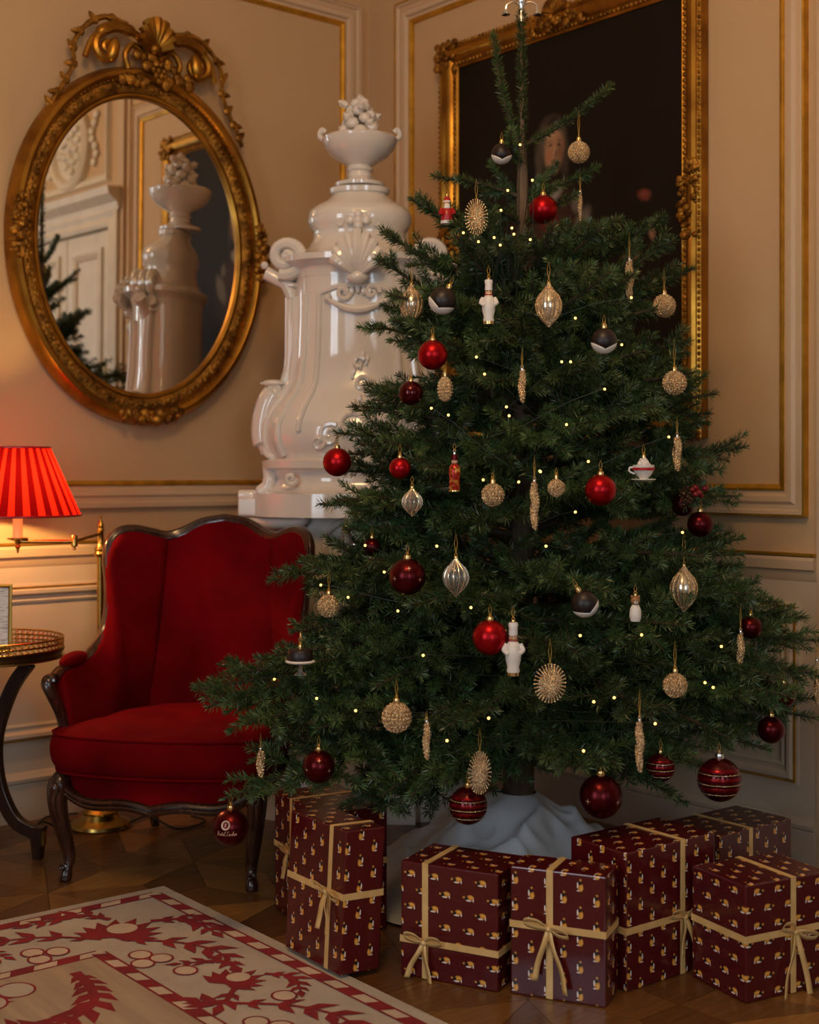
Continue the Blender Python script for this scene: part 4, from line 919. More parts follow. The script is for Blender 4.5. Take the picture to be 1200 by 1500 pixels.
def palmette(red, cr, x, y, a, s):
    for k in range(-4, 5):
        leaf(red, x, y, a+k*.36, s*(1-.06*abs(k)), .5)
    P = [Vector((x, y))+Vector((math.cos(a), math.sin(a)))*s*.45+Vector((math.cos(t), math.sin(t)))*s*.26 for t in [2*math.pi*i/16 for i in range(16)]]
    flat(cr, P, Z1_+.0006)
    for sg in (-1, 1):
        c = Vector((x, y))+Vector((math.cos(a), math.sin(a)))*s*.55
        spray(red, [c+Vector((math.cos(a+sg*.8), math.sin(a+sg*.8)))*s*.5, c+Vector((math.cos(a+sg*1.1), math.sin(a+sg*1.1)))*s*1.1, c+Vector((math.cos(a+sg*1.6), math.sin(a+sg*1.6)))*s*1.55], 3, s*.42, s*.13)
red, cr = MB(), MB()
m4 = math.pi/4
palmette(red, cr, .33, -.33, 3*m4, .16)                                       # corner flower, pointing at the far corner
for k in range(5):                                                               # border: scroll, flower head, ringed circles, repeated on both edges
    o = .55*k
    for sw in (0, 1):
        q = (lambda u, v: (u, -v)) if sw == 0 else (lambda u, v: (v, -u))
        A = lambda a: a if sw == 0 else -math.pi/2-a
        if (RW if sw == 0 else RL) < o+.95: continue
        spray(red, [q(.36+o, .32), q(.46+o, .22), q(.58+o, .17), q(.70+o, .19)], 4, .075, .014)
        palmette(red, cr, *q(.80+o, .27), A(math.pi*.62), .115)
        spray(red, [q(.84+o, .27), q(.90+o, .34), q(.86+o, .37)], 3, .07, .016)
        for dx, dy in ((.49, .335), (.545, .305), (.55, .36), (.66, .30)): ringc(red, cr, *q(dx+o, dy), .030)
        ringc(red, cr, *q(.95+o, .20), .030)
red.build('border_scrolls', 'rugred', RG, False, kind='stuff'); cr.build('border_circles', 'rugcream', RG, False, kind='stuff')
red, cr = MB(), MB()
for k in range(3):
    for j in range(2):
        x, y = .50+.80*k, -.52-.72*j
        spray(red, [(x, y), (x+.10, y-.01), (x+.22, y-.06), (x+.27, y-.18), (x+.20, y-.28)], 3, .085, .030)
        spray(red, [(x+.30, y-.40), (x+.18, y-.34), (x+.08, y-.30), (x+.04, y-.20)], 3, .08, .026)
        for dx, dy in ((.02, -.16), (-.03, -.25), (.06, -.245), (.42, -.10), (.50, -.17)): ringc(red, cr, x+dx, y+dy, .046)
red.build('centre_scrolls', 'rugred', RG, False, kind='stuff'); cr.build('centre_circles', 'rugborder', RG, False, kind='stuff')
# ================================================================== presents
def paper_mat(name, rot, hue=(.085, .004, .006)):
    m = bpy.data.materials.new(name); m.use_nodes = True; nt = m.node_tree; N = nt.nodes; Lk = nt.links; b = N['Principled BSDF']; b.inputs['Roughness'].default_value = .24; b.inputs['Coat Weight'].default_value = .35; b.inputs['Coat Roughness'].default_value = .12
    def mth(op, a, c=0.0, d=None):
        n = N.new('ShaderNodeMath'); n.operation = op
        for i, x in enumerate((a, c, d)):
            if x is None: continue
            if isinstance(x, (int, float)): n.inputs[i].default_value = x
            else: Lk.new(x, n.inputs[i])
        return n.outputs[0]
    uv = N.new('ShaderNodeUVMap'); sp = N.new('ShaderNodeSeparateXYZ'); Lk.new(uv.outputs[0], sp.inputs[0])
    U, V = (sp.outputs[0], sp.outputs[1]) if not rot else (sp.outputs[1], mth('MULTIPLY', sp.outputs[0], -1))
    W_, H_ = .040, .064
    cu = mth('FLOOR', mth('DIVIDE', U, W_)); par = mth('MULTIPLY', mth('FLOORED_MODULO', cu, 2.0), H_/2)
    lu = mth('SUBTRACT', mth('FLOORED_MODULO', U, W_), W_/2); lv = mth('SUBTRACT', mth('FLOORED_MODULO', mth('ADD', V, par), H_), H_/2)
    lv2 = mth('SUBTRACT', mth('FLOORED_MODULO', mth('ADD', mth('ADD', V, par), H_/2), H_), H_/2)
    col = N.new('ShaderNodeMix'); col.data_type = 'RGBA'; nz = N.new('ShaderNodeTexNoise'); nz.inputs['Scale'].default_value = 12; Lk.new(uv.outputs[0], nz.inputs['Vector'])
    Lk.new(nz.outputs['Fac'], col.inputs[0]); col.inputs[6].default_value = (*hue, 1); col.inputs[7].default_value = (hue[0]*.85, hue[1], hue[2], 1); cur = col.outputs[2]
    def put(mask, c):
        nonlocal cur
        mx = N.new('ShaderNodeMix'); mx.data_type = 'RGBA'; Lk.new(mask, mx.inputs[0]); Lk.new(cur, mx.inputs[6]); mx.inputs[7].default_value = (*c, 1); cur = mx.outputs[2]
    def ell_(x, y, rx, ry, v=None):
        u_ = mth('DIVIDE', mth('SUBTRACT', lu, x), rx); v_ = mth('DIVIDE', mth('SUBTRACT', v or lv, y), ry); return mth('ADD', mth('MULTIPLY', u_, u_), mth('MULTIPLY', v_, v_))
    e = ell_(0, 0, .010, .010, lv2); put(mth('MULTIPLY', mth('COMPARE', e, 1.0, .10), .35), (.16, .035, .022))        # faint ring between the motifs
    put(mth('LESS_THAN', ell_(0.0022, -0.0042, 0.0066, 0.0095), 1.0), (.62, .27, .035))                                    # golden skirt
    put(mth('LESS_THAN', ell_(0.0036, -0.0056, 0.0022, 0.0064), 1.0), (.80, .45, .10))
    put(mth('LESS_THAN', ell_(0.0006, 0.0073, 0.0042, 0.0059), 1.0), (.012, .010, .010))                                  # dark jacket
    put(mth('LESS_THAN', ell_(0.0017, 0.0134, 0.0029, 0.0031), 1.0), (.55, .26, .06))                                     # head
    put(mth('LESS_THAN', ell_(-0.0053, 0.0008, 0.0018, 0.0073), 1.0), (.80, .78, .74))                                    # white apron edge
    put(mth('LESS_THAN', ell_(-0.0036, -0.0119, 0.0042, 0.0015), 1.0), (.80, .78, .74))
    Lk.new(cur, b.inputs['Base Color'])
    n2 = N.new('ShaderNodeTexNoise'); n2.inputs['Scale'].default_value = 16; bp = N.new('ShaderNodeBump'); bp.inputs['Strength'].default_value = .16; bp.inputs['Distance'].default_value = .01; Lk.new(uv.outputs[0], n2.inputs['Vector']); Lk.new(n2.outputs['Fac'], bp.inputs['Height']); Lk.new(bp.outputs[0], b.inputs['Normal'])
    return m
PAP = [paper_mat('red_wrapping_paper', False), paper_mat('red_wrapping_paper_turned', True)]
def present(label, F, e1, l1, l2, h, face, t, zr, rot, bow=True, horiz=True, lift=0.0, tails=1.0, group='wrapped presents under the tree'):
    """F = front corner on the floor; e1 = direction of the left face, l1 its length; the right face is square to it, l2 long"""
    e1 = Vector((e1[0], e1[1], 0)).normalized(); ang = math.atan2(e1.y, e1.x)-math.pi/2           # local y = e1, local x = right face
    g = thing('present', label, 'gift box', Vector((F[0], F[1], lift)), ang, group)
    mb = MB().box(0, l2, 0, l1, 0, h); o = mb.build('wrapping', PAP[rot], g, False, bevel=.004)
    me = o.data; uvl = me.uv_layers.new(name='UVMap'); so = random.random()*.05
    for p in me.polygons:
        for li in p.loop_indices:
            c = me.vertices[me.loops[li].vertex_index].co; n = p.normal
            uvl.data[li].uv = ((c.y, c.z) if abs(n.x) > .5 else ((c.x+l1, c.z) if abs(n.y) > .5 else (c.y, -c.x))) ; uvl.data[li].uv = (uvl.data[li].uv[0]*-1+so, uvl.data[li].uv[1]+so)
    w = .0165; d = .0012
    rb = MB()
    if face == 'L': q = [(-d, t*l1, -0.0+.002), (-d, t*l1, h+d), (l2+d, t*l1, h+d), (l2+d, t*l1, .002)]; wv = Vector((0, 1, 0)); X0 = Vector((-d, t*l1, zr)); ou = Vector((-1, 0, 0)); sd = Vector((0, -1, 0))
    else: q = [(t*l2, -d, .002), (t*l2, -d, h+d), (t*l2, l1+d, h+d), (t*l2, l1+d, .002)]; wv = Vector((1, 0, 0)); X0 = Vector((t*l2, -d, zr)); ou = Vector((0, -1, 0)); sd = Vector((1, 0, 0))
    rb.strip(q, wv, w)
    rb.build('ribbon', 'ribbon', g, False, solid=.0012)
    if horiz:
        MB().strip([(-d, -d, zr), (l2+d, -d, zr), (l2+d, l1+d, zr), (-d, l1+d, zr), (-d, -d, zr)], Vector((0, 0, 1)), w).build('ribbon', 'ribbon', g, False, solid=.0012)
    if bow:
        up = Vector((0, 0, 1)); B = X0+ou*.004
        bo = MB().ball(B+ou*.004, .0075, 10, 7, (1, 1, 1)).build('bow_knot', 'ribbon', g)
        rv = random.Random(int(F[0]*997)); 
        for s in (-1, 1):
            k = rv.uniform(.65, 1.15); dz = rv.uniform(-.012, .014)
            P = bez([B+ou*.004, B+sd*s*.020*k+ou*.016+up*(.012+dz), B+sd*s*.046*k+ou*.018+up*(.010+dz*1.6), B+sd*s*.052*k+ou*.012+up*(-.002+dz*1.6), B+sd*s*.026*k+ou*.008-up*(.006-dz), B+ou*.005], 5)
            MB().strip(P, (up*.8+ou*.55).normalized(), [.006]+[.0135]*(len(P)-2)+[.006]).build('bow_loop', 'ribbon', g, solid=.0006)
            Ln = rv.uniform(.075, .105)*tails; sp_ = rv.uniform(.010, .034)
            P = bez([B+ou*.004, B+sd*s*sp_*.4+ou*.012-up*Ln*.3, B+sd*s*sp_+ou*.012-up*Ln*.65, B+sd*s*sp_*1.3+ou*.016-up*Ln], 5)
            MB().strip(P, (sd*.92+ou*.35*s).normalized(), [.006]+[.014]*(len(P)-1)).build('ribbon_tail', 'ribbon', g, solid=.0006)
    return g
present('tall dark red present with a side bow, standing behind the leaning present on the rug', (-.236, 3.65), (-.15, .275), .313, .20, .336, 'L', .62, .19, 0)
gB = present('slim upright dark red present with its ribbon knot off centre, leaning on the rug', (-.170, 3.345), (-.152, .208), .258, .118, .352, 'L', .24, .19, 0, lift=.0178)
gB.rotation_euler = (0, math.radians(3.0), gB.rotation_euler.z)
present('dark red present with a low ribbon knot and short tails, beside the leaning one', (.2118, 3.285), (-.234, .121), .263, .181, .284, 'L', .74, .092, 1, tails=1.15)
present('dark red present with a full double-loop bow on its front', (.4566, 3.192), (-.2156, .092), .234, .112, .3055, 'L', .58, .169, 0, tails=1.4)
present('largest dark red present, its bow on the long side, behind the double-loop one', (.520, 3.288), (-.116, .153), .192, .32, .334, 'R', .62, .145, 0)
present('dark red present against the wall with one ribbon over its top', (.8486, 3.757), (-.14, .18), .20, .32, .25, 'R', .42, .10, 0, bow=False, horiz=False)
present('dark red present with long curled ribbon tails reaching the floor', (.788, 3.216), (-.09, .173), .195, .262, .277, 'R', .56, .150, 1, tails=1.75)
# ================================================================== ornaments
def hook(g, z0, z1, m='thread', sp=.004):
    MB().tube([(0, 0, z0), (-sp, 0, (z0+z1)/2), (0, 0, z1), (sp, 0, (z0+z1)/2), (0, 0, z0)], .0008, 4).build('hanging_loop', m, g)
def cap(g, z, r=.007, m='capgold', h=.010):
    MB().lathe([(0, z-.001), (r, z-.001), (r*1.05, z+h*.5), (r*.9, z+h), (0, z+h)], 12).tube([(.0035*math.cos(t), 0, z+h+.003+.0035*math.sin(t)) for t in [2*math.pi*i/10 for i in range(10)]], .0008, 4, loop=True).build('cap', m, g)
def px_r(r, p): return r*p.y/FPX
def put(name, label, cat, px, py, dd=None, k=1.0, group=None):
    p = surface(px, py, k, dd); return thing(name, label, cat, p, 0.0, group), p
def ballo(px, py, r, m, label, dd=None, k=1.0, stars=0, stripes=False, capm='capgold', cord=.03):
    g, p = put('glass_ball', label, 'bauble', px, py, dd, k); R = px_r(r, p)
    MB().ball((0, 0, 0), R, 28, 18).build('ball', m, g, angle=180); cap(g, R*.97, max(.006, R*.2), capm, max(.007, R*.22)); hook(g, R*1.2, R*1.2+cord)
    for i in range(stars):
        a, b = -1.57+(-.75, .75, .1, -.2)[i], (-.05, -.1, .55, -.5)[i]; d = Vector((math.cos(a)*math.cos(b), math.sin(a)*math.cos(b), math.sin(b))); t1 = d.cross(Vector((0, 0, 1))).normalized(); t2 = t1.cross(d)
        mb = MB(); c = d*(R+.0004); s = R*.15; n8 = [(s, 0), (s*.12, s*.12), (0, s), (-s*.12, s*.12), (-s, 0), (-s*.12, -s*.12), (0, -s), (s*.12, -s*.12)]
        mb.add([c]+[c+t1*u+t2*v-d*(u*u+v*v)/(2*R) for u, v in n8], [(0, 1+(j+1) % 8, 1+j) for j in range(8)]); mb.build('printed_star', 'letter', g, False)
    if stripes:
        for zz in (-.55, -.1, .35):
            rr = math.sqrt(1-zz*zz)*R; MB().tube([(rr*math.cos(2*math.pi*i/40), rr*math.sin(2*math.pi*i/40), zz*R) for i in range(40)], .0011, 5, loop=True).build('glitter_line', 'glitter', g)
        for zz in (-.32, .13, .52):
            MB().lathe([(math.sqrt(1-z*z)*R*1.004, z*R) for z in np.linspace(zz-.085, zz+.085, 5)], 36).build('satin_band', 'stripe_red', g, angle=180)
    return g
ballo(634, 520, 22, 'ballred', 'bright red satin ball hanging above a smaller glossy dark red ball, beside the stove')
ballo(602, 576, 18, 'ballshiny', 'small glossy dark red ball just below the bright red one beside the stove')
ballo(494, 677, 21, 'ballred', 'red satin ball hanging free on a branch tip in front of the white stove', dd=-.20)
ballo(586, 686, 16, 'ballred', 'smallest red satin ball, in front of the stove foot')
ballo(796, 307, 21, 'ballred', 'bright red satin ball beside the bare upper trunk', dd=-.10)
ballo(880, 718, 23, 'ballred', 'bright red satin ball left of the white teacup ornament')
ballo(718, 934, 26, 'ballred', 'large bright red satin ball beside the lower white chef figure')
ballo(597, 845, 27, 'balldark', 'large dark red ball with printed stars next to the clear ribbed lantern', stars=3)
ballo(1026, 768, 19, 'balldark', 'dark red ball hanging under the berry and cone bunch', dd=-.24)
ballo(1000, 739, 17, 'ballshiny', 'dark glossy ball tucked behind the berry and cone bunch', dd=-.20)
ballo(1100, 919, 17, 'balldark', 'small dark red ball behind the icicle on the right-hand branches', dd=-.36)
ballo(1148, 1019, 18, 'balldark', 'dark red ball with one star close to the right wall panelling', dd=-.46, stars=2)
ballo(1130, 1069, 20, 'balldark', 'plain dark red ball lowest beside the wall panel', dd=-.46)
ballo(467, 1123, 24, 'balldark', 'dark red ball with stars hanging beside the armchair seat', dd=-.60, stars=3)
ballo(686, 1180, 28, 'ballshiny', 'striped dark red ball with glitter lines above the white cloth', dd=-.68, stripes=True)
ballo(880, 1167, 32, 'balldark', 'biggest dark red ball with two stars, hanging lowest over the white cloth', dd=-.72, stars=2)
ballo(968, 1124, 21, 'ballshiny', 'striped dark ball half hidden between branches above the presents', dd=-.60, stripes=True)
ballo(1054, 1142, 32, 'ballshiny', 'large striped dark red ball with a silver cap above the present by the wall', dd=-.62, stripes=True, capm='capsilver')
ballo(545, 801, 13, 'balldark', 'little dark red ball deep in the branches beside the stove arch', dd=-.24)
# ball with printed lettering
g = ballo(338, 1212, 27, 'balldark', 'dark red ball with a round emblem and script lettering in front of the armchair leg', dd=-.55, stars=0)
Rb = px_r(27, g.location)
def bp_(u, v): a, b = u/Rb-.10, v/Rb; R = Rb+.0004; return Vector((R*math.sin(a)*math.cos(b), -R*math.cos(a)*math.cos(b), R*math.sin(b)))
GLY = {'H': ([[(0, 2.2), (.25, 2.4), (.3, 1.2), (.1, 0), (-.2, .1)], [(1.1, 2.4), (.95, 1.2), (.9, .2), (1.2, 0), (1.4, .3)], [(.0, 1.1), (.6, 1.3), (1.1, 1.2)]], 1.5),
       'o': ([[(.5, 1), (.1, .7), (.1, .2), (.4, 0), (.7, .3), (.6, .9), (.4, .95), (.9, .8)]], .9), 't': ([[(.0, .4), (.3, 1.2), (.45, 2.0), (.3, .6), (.4, 0), (.7, .2)], [(.1, 1.4), (.7, 1.5)]], .7),
       'e': ([[(.0, .3), (.5, .6), (.55, .95), (.3, 1), (.1, .5), (.3, 0), (.8, .3)]], .75), 'l': ([[(.0, .3), (.4, 1.4), (.45, 2.3), (.25, 2.2), (.2, .5), (.35, 0), (.7, .3)]], .65),
       'S': ([[(-.3, .3), (.0, 0), (.6, .2), (.7, .9), (.3, 1.4), (.3, 2.1), (.8, 2.4), (1.1, 2.0)]], 1.2), 'a': ([[(.7, .9), (.3, 1), (.05, .4), (.3, 0), (.65, .5), (.75, 1), (.7, .2), (.85, 0), (1.0, .25)]], 1.0),
       'c': ([[(.65, .85), (.35, 1), (.1, .5), (.3, 0), (.75, .25)]], .75), 'h': ([[(.0, .3), (.4, 1.4), (.45, 2.3), (.25, 2.2), (.15, 0), (.4, .9), (.65, .9), (.65, .2), (.9, .1)]], .9), 'r': ([[(.0, .3), (.2, 1.1), (.4, .9), (.65, .95), (.55, .3), (.7, 0), (1.0, .3)]], .9), ' ': ([], .6)}
mb = MB(); u0 = -.0275; sc_ = .0046
for chh in 'Hotel Sacher':
    st, adv = GLY[chh]
    for s_ in st: mb.tube([bp_(u0+(p.x+p.y*.28)*sc_, -.010+p.y*sc_) for p in bez([(x, y, 0) for x, y in s_], 4)], .00055, 4)
    u0 += adv*sc_*1.12
mb.build('script_lettering', 'letter', g)
mb = MB().tube([bp_(-.004+p.x*.0038, .0135+p.y*.0030) for p in bez([(x-.3, y, 0) for x, y in GLY['S'][0][0]], 4)], .0008, 4); mb.build('emblem_letter', 'letter', g)
mb = MB(); cz = .017; cxx = -.16*Rb
for r, w in ((.0115, .0011), (.0088, .0007)):
    mb.tube([(lambda a, b: ((Rb+.0005)*math.sin(a)*math.cos(b), -(Rb+.0005)*math.cos(a)*math.cos(b), (Rb+.0005)*math.sin(b)))(((r*math.cos(t))/Rb)-.16, (cz+r*math.sin(t))/Rb) for t in [2*math.pi*i/28 for i in range(28)]], w, 5, loop=True)
mb.build('emblem', 'letter', g)
# glitter balls
def glitterball(px, py, r, label, dd=None, cord=.06, sc=(1, 1, 1)):
    g, p = put('glitter_ball', label, 'bauble', px, py, dd); R = px_r(r, p)
    mb = MB(); nrow = 11
    for i in range(nrow):
        b = -math.pi/2+math.pi*(i+.5)/nrow; m_ = max(4, int(22*math.cos(b)))
        for k in range(m_):
            a = 2*math.pi*k/m_+(i % 2)*.14; mb.ball((R*.9*math.cos(b)*math.cos(a)*sc[0], R*.9*math.cos(b)*math.sin(a)*sc[1], R*.9*math.sin(b)*sc[2]), R*.15, 5, 4)
    mb.ball((0, 0, 0), R*.88, 18, 12, sc); o = mb.build('glitter_shell', 'glitter', g, False); o['kind'] = 'stuff'
    cap(g, R*sc[2], R*.22); hook(g, R*sc[2]+.01, R*sc[2]+.01+cord, sp=.003)
glitterball(848, 223, 16, 'champagne glitter ball on the long shoot crossing the portrait', dd=-.06, cord=.085)
glitterball(973, 448, 17, 'champagne glitter ball hanging free in front of the painting', dd=-.12, cord=.07)
glitterball(988, 561, 18, 'champagne glitter ball beside the lower right of the painting frame', dd=-.28, cord=.08)
glitterball(722, 725, 17, 'champagne glitter ball beside the long icicle in mid tree', cord=.02)
glitterball(989, 1004, 18, 'champagne glitter ball hanging tilted above the low right icicle', cord=.07)
glitterball(581, 1051, 22, 'largest golden beaded ball, left of the short icicle', cord=.05)
glitterball(482, 888, 17, 'silvery glitter ball in front of the right wing of the armchair', dd=-.42, cord=.06)
glitterball(652, 570, 12, 'oval golden glitter egg beside the glossy dark red ball', cord=.02, sc=(1, 1, 1.6))
glitterball(815, 715, 13, 'small brownish glitter ball tucked beside the red satin ball', cord=.02)
# sunburst discs
def sunburst(px, py, rx, ry, label, dd=None, cord=.06):
    g, p = put('sunburst_disc', label, 'ornament', px, py, dd); A, B = px_r(rx, p), px_r(ry, p); mb = MB()
    n = 30
    for i in range(n):
        t = 2*math.pi*i/n; e = Vector((A*math.cos(t), 0, B*math.sin(t)))
        for y in (-.004, .004): mb.tube([Vector((0, y*1.6, 0)), e*.55+Vector((0, y*1.2, 0)), e], [.0018, .0021, .0016], 5)
        mb.ball(e, .0027, 6, 4)
    mb.ball((0, 0, 0), .006, 10, 7).ball((0, 0, 0), .5, 18, 6, (A*1.5, .004, B*1.5)); o = mb.build('glitter_rays', 'glitter', g, False); o['kind'] = 'stuff'; hook(g, B, B+cord)
    g.rotation_euler.z = .25
sunburst(698, 318, 17, 26, 'gold sunburst disc high in the tree near the Santa figure', dd=-.24)
sunburst(806, 1001, 24, 28, 'largest gold sunburst disc, near the lower white chef figure')
sunburst(703, 1132, 17, 31, 'narrow gold sunburst disc hanging over the striped ball', dd=-.74)
# ribbed lanterns
def lantern(px, py, w, h, label, m='glitter', m2='silverglass', dd=None, cord=.05):
    g, p = put('ribbed_lantern', label, 'ornament', px, py, dd); R, H = px_r(w/2, p), px_r(h/2, p)
    pr = [(.08, 1.0), (.15, .90), (.42, .68), (.76, .45), (.95, .2), (1.0, 0), (.97, -.2), (.82, -.45), (.52, -.70), (.20, -.9), (.07, -1.0)]
    MB().lathe([(r*R*.95, z*H) for r, z in pr], 28).build('lantern_body', m2, g, angle=180)
    for k in range(14):
        a = 2*math.pi*k/14; MB().tube([(r*R*math.cos(a), r*R*math.sin(a), z*H) for r, z in pr], .0024 if m == 'glitter' else .0015, 5).build('rib', m, g)
    MB().ball((0, 0, -H), .004, 8, 6).build('drop', m, g); cap(g, H*.98, .005, 'capgold', .006); hook(g, H+.012, H+.012+cord)
lantern(804, 447, 38, 62, 'champagne ribbed lantern hanging in front of the trunk'); lantern(603, 445, 34, 56, 'dull gold ribbed lantern beside the stove shaft', dd=-.20); lantern(1002, 862, 40, 66, 'gold glitter ribbed lantern on the right-hand branches', dd=-.40, cord=.09)
lantern(668, 845, 38, 55, 'clear silvery ribbed lantern beside the large starry ball', 'silverglass', 'clearglass'); lantern(604, 735, 30, 40, 'clear glass lantern deep below the smallest red ball', 'silverglass', 'clearglass', cord=.02)
# icicles
def icicle(px, py, w, h, label, dd=None, cord=.06):
    g, p = put('icicle', label, 'ornament', px, py, dd); R, H = px_r(w/2, p), px_r(h, p); mb = MB()
    mb.lathe([(.001, -H/2), (R*.45, -H*.3), (R*.7, 0), (R*.6, H*.3), (R*.25, H*.5)], 10)
    n = max(18, int(H/.0028))
    for i in range(n):
        t = i/n; z = -H/2+H*t; r = R*np.interp(t, [0, .15, .5, .8, 1], [.25, .6, .95, .8, .4]); a = i*2.0
        mb.ball((r*.75*math.cos(a), r*.75*math.sin(a), z), R*.42, 5, 4)
    o = mb.build('glitter_cone', 'glitter', g, False); o['kind'] = 'stuff'; cap(g, H/2, .004, 'capsilver', .006); hook(g, H/2+.008, H/2+.008+cord, sp=.002)
for a in ((922, 411, 14, 60, 'short glitter icicle in front of the painting, above the glitter ball', -.18, .07), (765, 565, 13, 46, 'glitter icicle hanging in front of the trunk under the champagne lantern', None, .05), (783, 740, 15, 68, 'long glitter icicle in mid tree beside the glitter ball', None, .06), (992, 664, 15, 48, 'glitter icicle above the white teacup ornament', -.36, .05),
          (1085, 957, 13, 60, 'glitter icicle hanging in front of a small dark red ball', -.46, .07), (937, 1093, 15, 72, 'longest glitter icicle over the presents', None, .07), (625, 1085, 13, 52, 'glitter icicle right of the golden beaded ball', None, .02), (382, 1118, 14, 38, 'short glitter cone hanging in front of the armchair cushion', -.52, .04), (850, 303, 8, 40, 'thin glitter icicle over the portrait sitter\'s arm', -.06, .05), (1197, 1000, 10, 62, 'glitter icicle at the tip of the branch by the wall panel', -.32, .06)):
    icicle(a[0], a[1], a[2], a[3], a[4], a[5], a[6])
# chocolate-dipped drops: dark glaze above, white V-shaped base
def dipped(px, py, r, label, tilt=0.0, dd=None):
    g, p = put('dipped_ornament', label, 'ornament', px, py, dd); R = px_r(r, p); g.rotation_euler = (0, tilt, 0)
    def surf_(a, b, k=1.0): return Vector((R*k*math.cos(b)*math.cos(a), R*k*math.cos(b)*math.sin(a), R*k*math.sin(b)*(1.05 if b > 0 else .95)))
    edge = lambda a: -.72+.62*abs(math.sin(a+math.pi/2))**1.1
    n = 28
    MB().rings([[surf_(2*math.pi*k/n, edge(2*math.pi*k/n)+(math.pi/2-edge(2*math.pi*k/n))*t) for k in range(n)] for t in np.linspace(0, .98, 9)]).build('dark_glaze', 'choc', g, angle=180)
    MB().rings([[surf_(2*math.pi*k/n, -math.pi/2*.98+(edge(2*math.pi*k/n)+math.pi/2*.98)*t, 1.03) for k in range(n)] for t in np.linspace(0, 1, 7)]).build('white_base', 'white', g, angle=180)
    cap(g, R*1.04, R*.22); hook(g, R*1.2, R*1.2+.03)
dipped(735, 226, 15, 'dark ornament with a white dipped base high beside the trunk', dd=-.06); dipped(648, 441, 20, 'tilted dark and white dipped ornament beside the white chef figure', .45); dipped(885, 500, 19, 'dark and white dipped ornament hanging upright in the upper right branches'); dipped(857, 885, 20, 'dark and white dipped ornament tilted deep in the lower tree', -.45)
# cake on a stand, teacup, figures, berries
g, p = put('cake_ornament', 'glossy black cake ornament on a white plate with a glass foot', 'ornament', 440, 965, -.62); s = p.y/FPX
MB().lathe([(0, -2*s), (18.5*s, -2*s), (19*s, 2*s), (18.5*s, 12*s), (16*s, 14*s), (0, 14.5*s)], 28).build('cake', 'choc', g, angle=50); MB().lathe([(0, -6*s), (20*s, -6*s), (22*s, -4*s), (20*s, -2*s), (0, -2*s)], 28).build('plate', 'white', g, angle=50)
MB().lathe([(0, -24*s), (9*s, -24*s), (8*s, -22*s), (2.5*s, -18*s), (3*s, -10*s), (8*s, -6*s), (0, -6*s)], 20).build('stand_foot', 'clearglass', g, angle=50); cap(g, 14.5*s, 3*s); hook(g, 20*s, 20*s+.03)
g, p = put('teacup_ornament', 'white porcelain teacup ornament with a red band, saucer and cream on top', 'ornament', 943, 690, -.47); s = p.y/FPX
MB().lathe([(0, -12*s), (7*s, -12*s), (7*s, -10*s), (11*s, -6*s), (15.5*s, 2*s), (16*s, 9*s), (14.5*s, 9*s), (0, 7*s)], 24).build('cup', 'white', g, angle=50); MB().lathe([(15.3*s, 1.0*s), (16.2*s, 1.0*s), (16.5*s, 5.0*s), (15.7*s, 5.0*s)], 24).build('red_band', 'red', g)
MB().lathe([(0, -15*s), (12*s, -15*s), (18*s, -12.5*s), (17.5*s, -11.5*s), (10*s, -12.5*s), (0, -12.5*s)], 28).build('saucer', 'white', g, angle=50); MB().tube(bez([(-15*s, 0, 5*s), (-20*s, 0, 5*s), (-21*s, 0, 0), (-16*s, 0, -3*s), (-12*s, 0, -4*s)], 4), 1.4*s, 6).build('cup_handle', 'white', g)
mb = MB()
for i in range(12): mb.ball((7*s*(1-i/14)*math.cos(i*2.4), 7*s*(1-i/14)*math.sin(i*2.4), (8+i*.8)*s), 4.2*s, 8, 6)
mb.build('cream', 'white', g); cap(g, 18*s, 3*s); hook(g, 23*s, 23*s+.03)
def chef(px, py, h, label, dd=None):
    g, p = put('chef_figure', label, 'ornament', px, py, dd); s = px_r(h, p)/60
    MB().lathe([(0, -30*s), (7*s, -30*s), (8*s, -26*s), (7*s, -22*s), (9*s, -14*s), (10*s, -5*s), (8.5*s, 4*s), (5*s, 9*s), (0, 10*s)], 20).build('white_coat', 'white', g, angle=60); MB().lathe([(0, -32*s), (7.5*s, -32*s), (7.8*s, -28*s), (0, -28*s)], 16).build('shoes', 'capgold', g)
    for k in (-1, 1): MB().tube(bez([(k*8*s, 0, 5*s), (k*11*s, -3*s, -2*s), (k*6*s, -8*s, -6*s)], 4), [3.2*s]*5+[2.5*s]*4, 8).build('arm', 'white', g)
    MB().ball((0, 0, 13*s), 5.2*s, 14, 9).build('head', 'skin', g); MB().tube([(-3.0*s, -4.6*s, 11.2*s), (0, -5.6*s, 11.0*s), (3.0*s, -4.6*s, 11.2*s)], .9*s, 6).build('moustache', 'capgold', g)
    mb = MB()
    for k in (-1, 1): mb.ball((k*1.9*s, -4.7*s, 14.2*s), .7*s, 6, 5)
    mb.build('eyes', 'black', g)
    MB().lathe([(5.2*s, 9*s), (6*s, 9.5*s), (5.6*s, 11*s), (4.8*s, 11*s)], 16).build('red_scarf', 'red', g); MB().lathe([(5*s, 16*s), (5.4*s, 16*s), (5.2*s, 24*s), (6*s, 29*s), (5*s, 31*s), (0, 31.5*s)], 18).build('tall_hat', 'white', g, angle=50); cap(g, 31*s, 2.4*s, 'capgold', 3*s); hook(g, 36*s, 36*s+.03)
chef(716, 442, 62, 'white chef figure with a tall hat in the upper tree beside the lantern'); chef(752, 950, 74, 'white chef figure with a tall hat beside the large red satin ball')
g, p = put('santa_figure', 'small Santa figure in red coat and white trim next to the sunburst disc', 'ornament', 655, 307, -.08); s = p.y/FPX
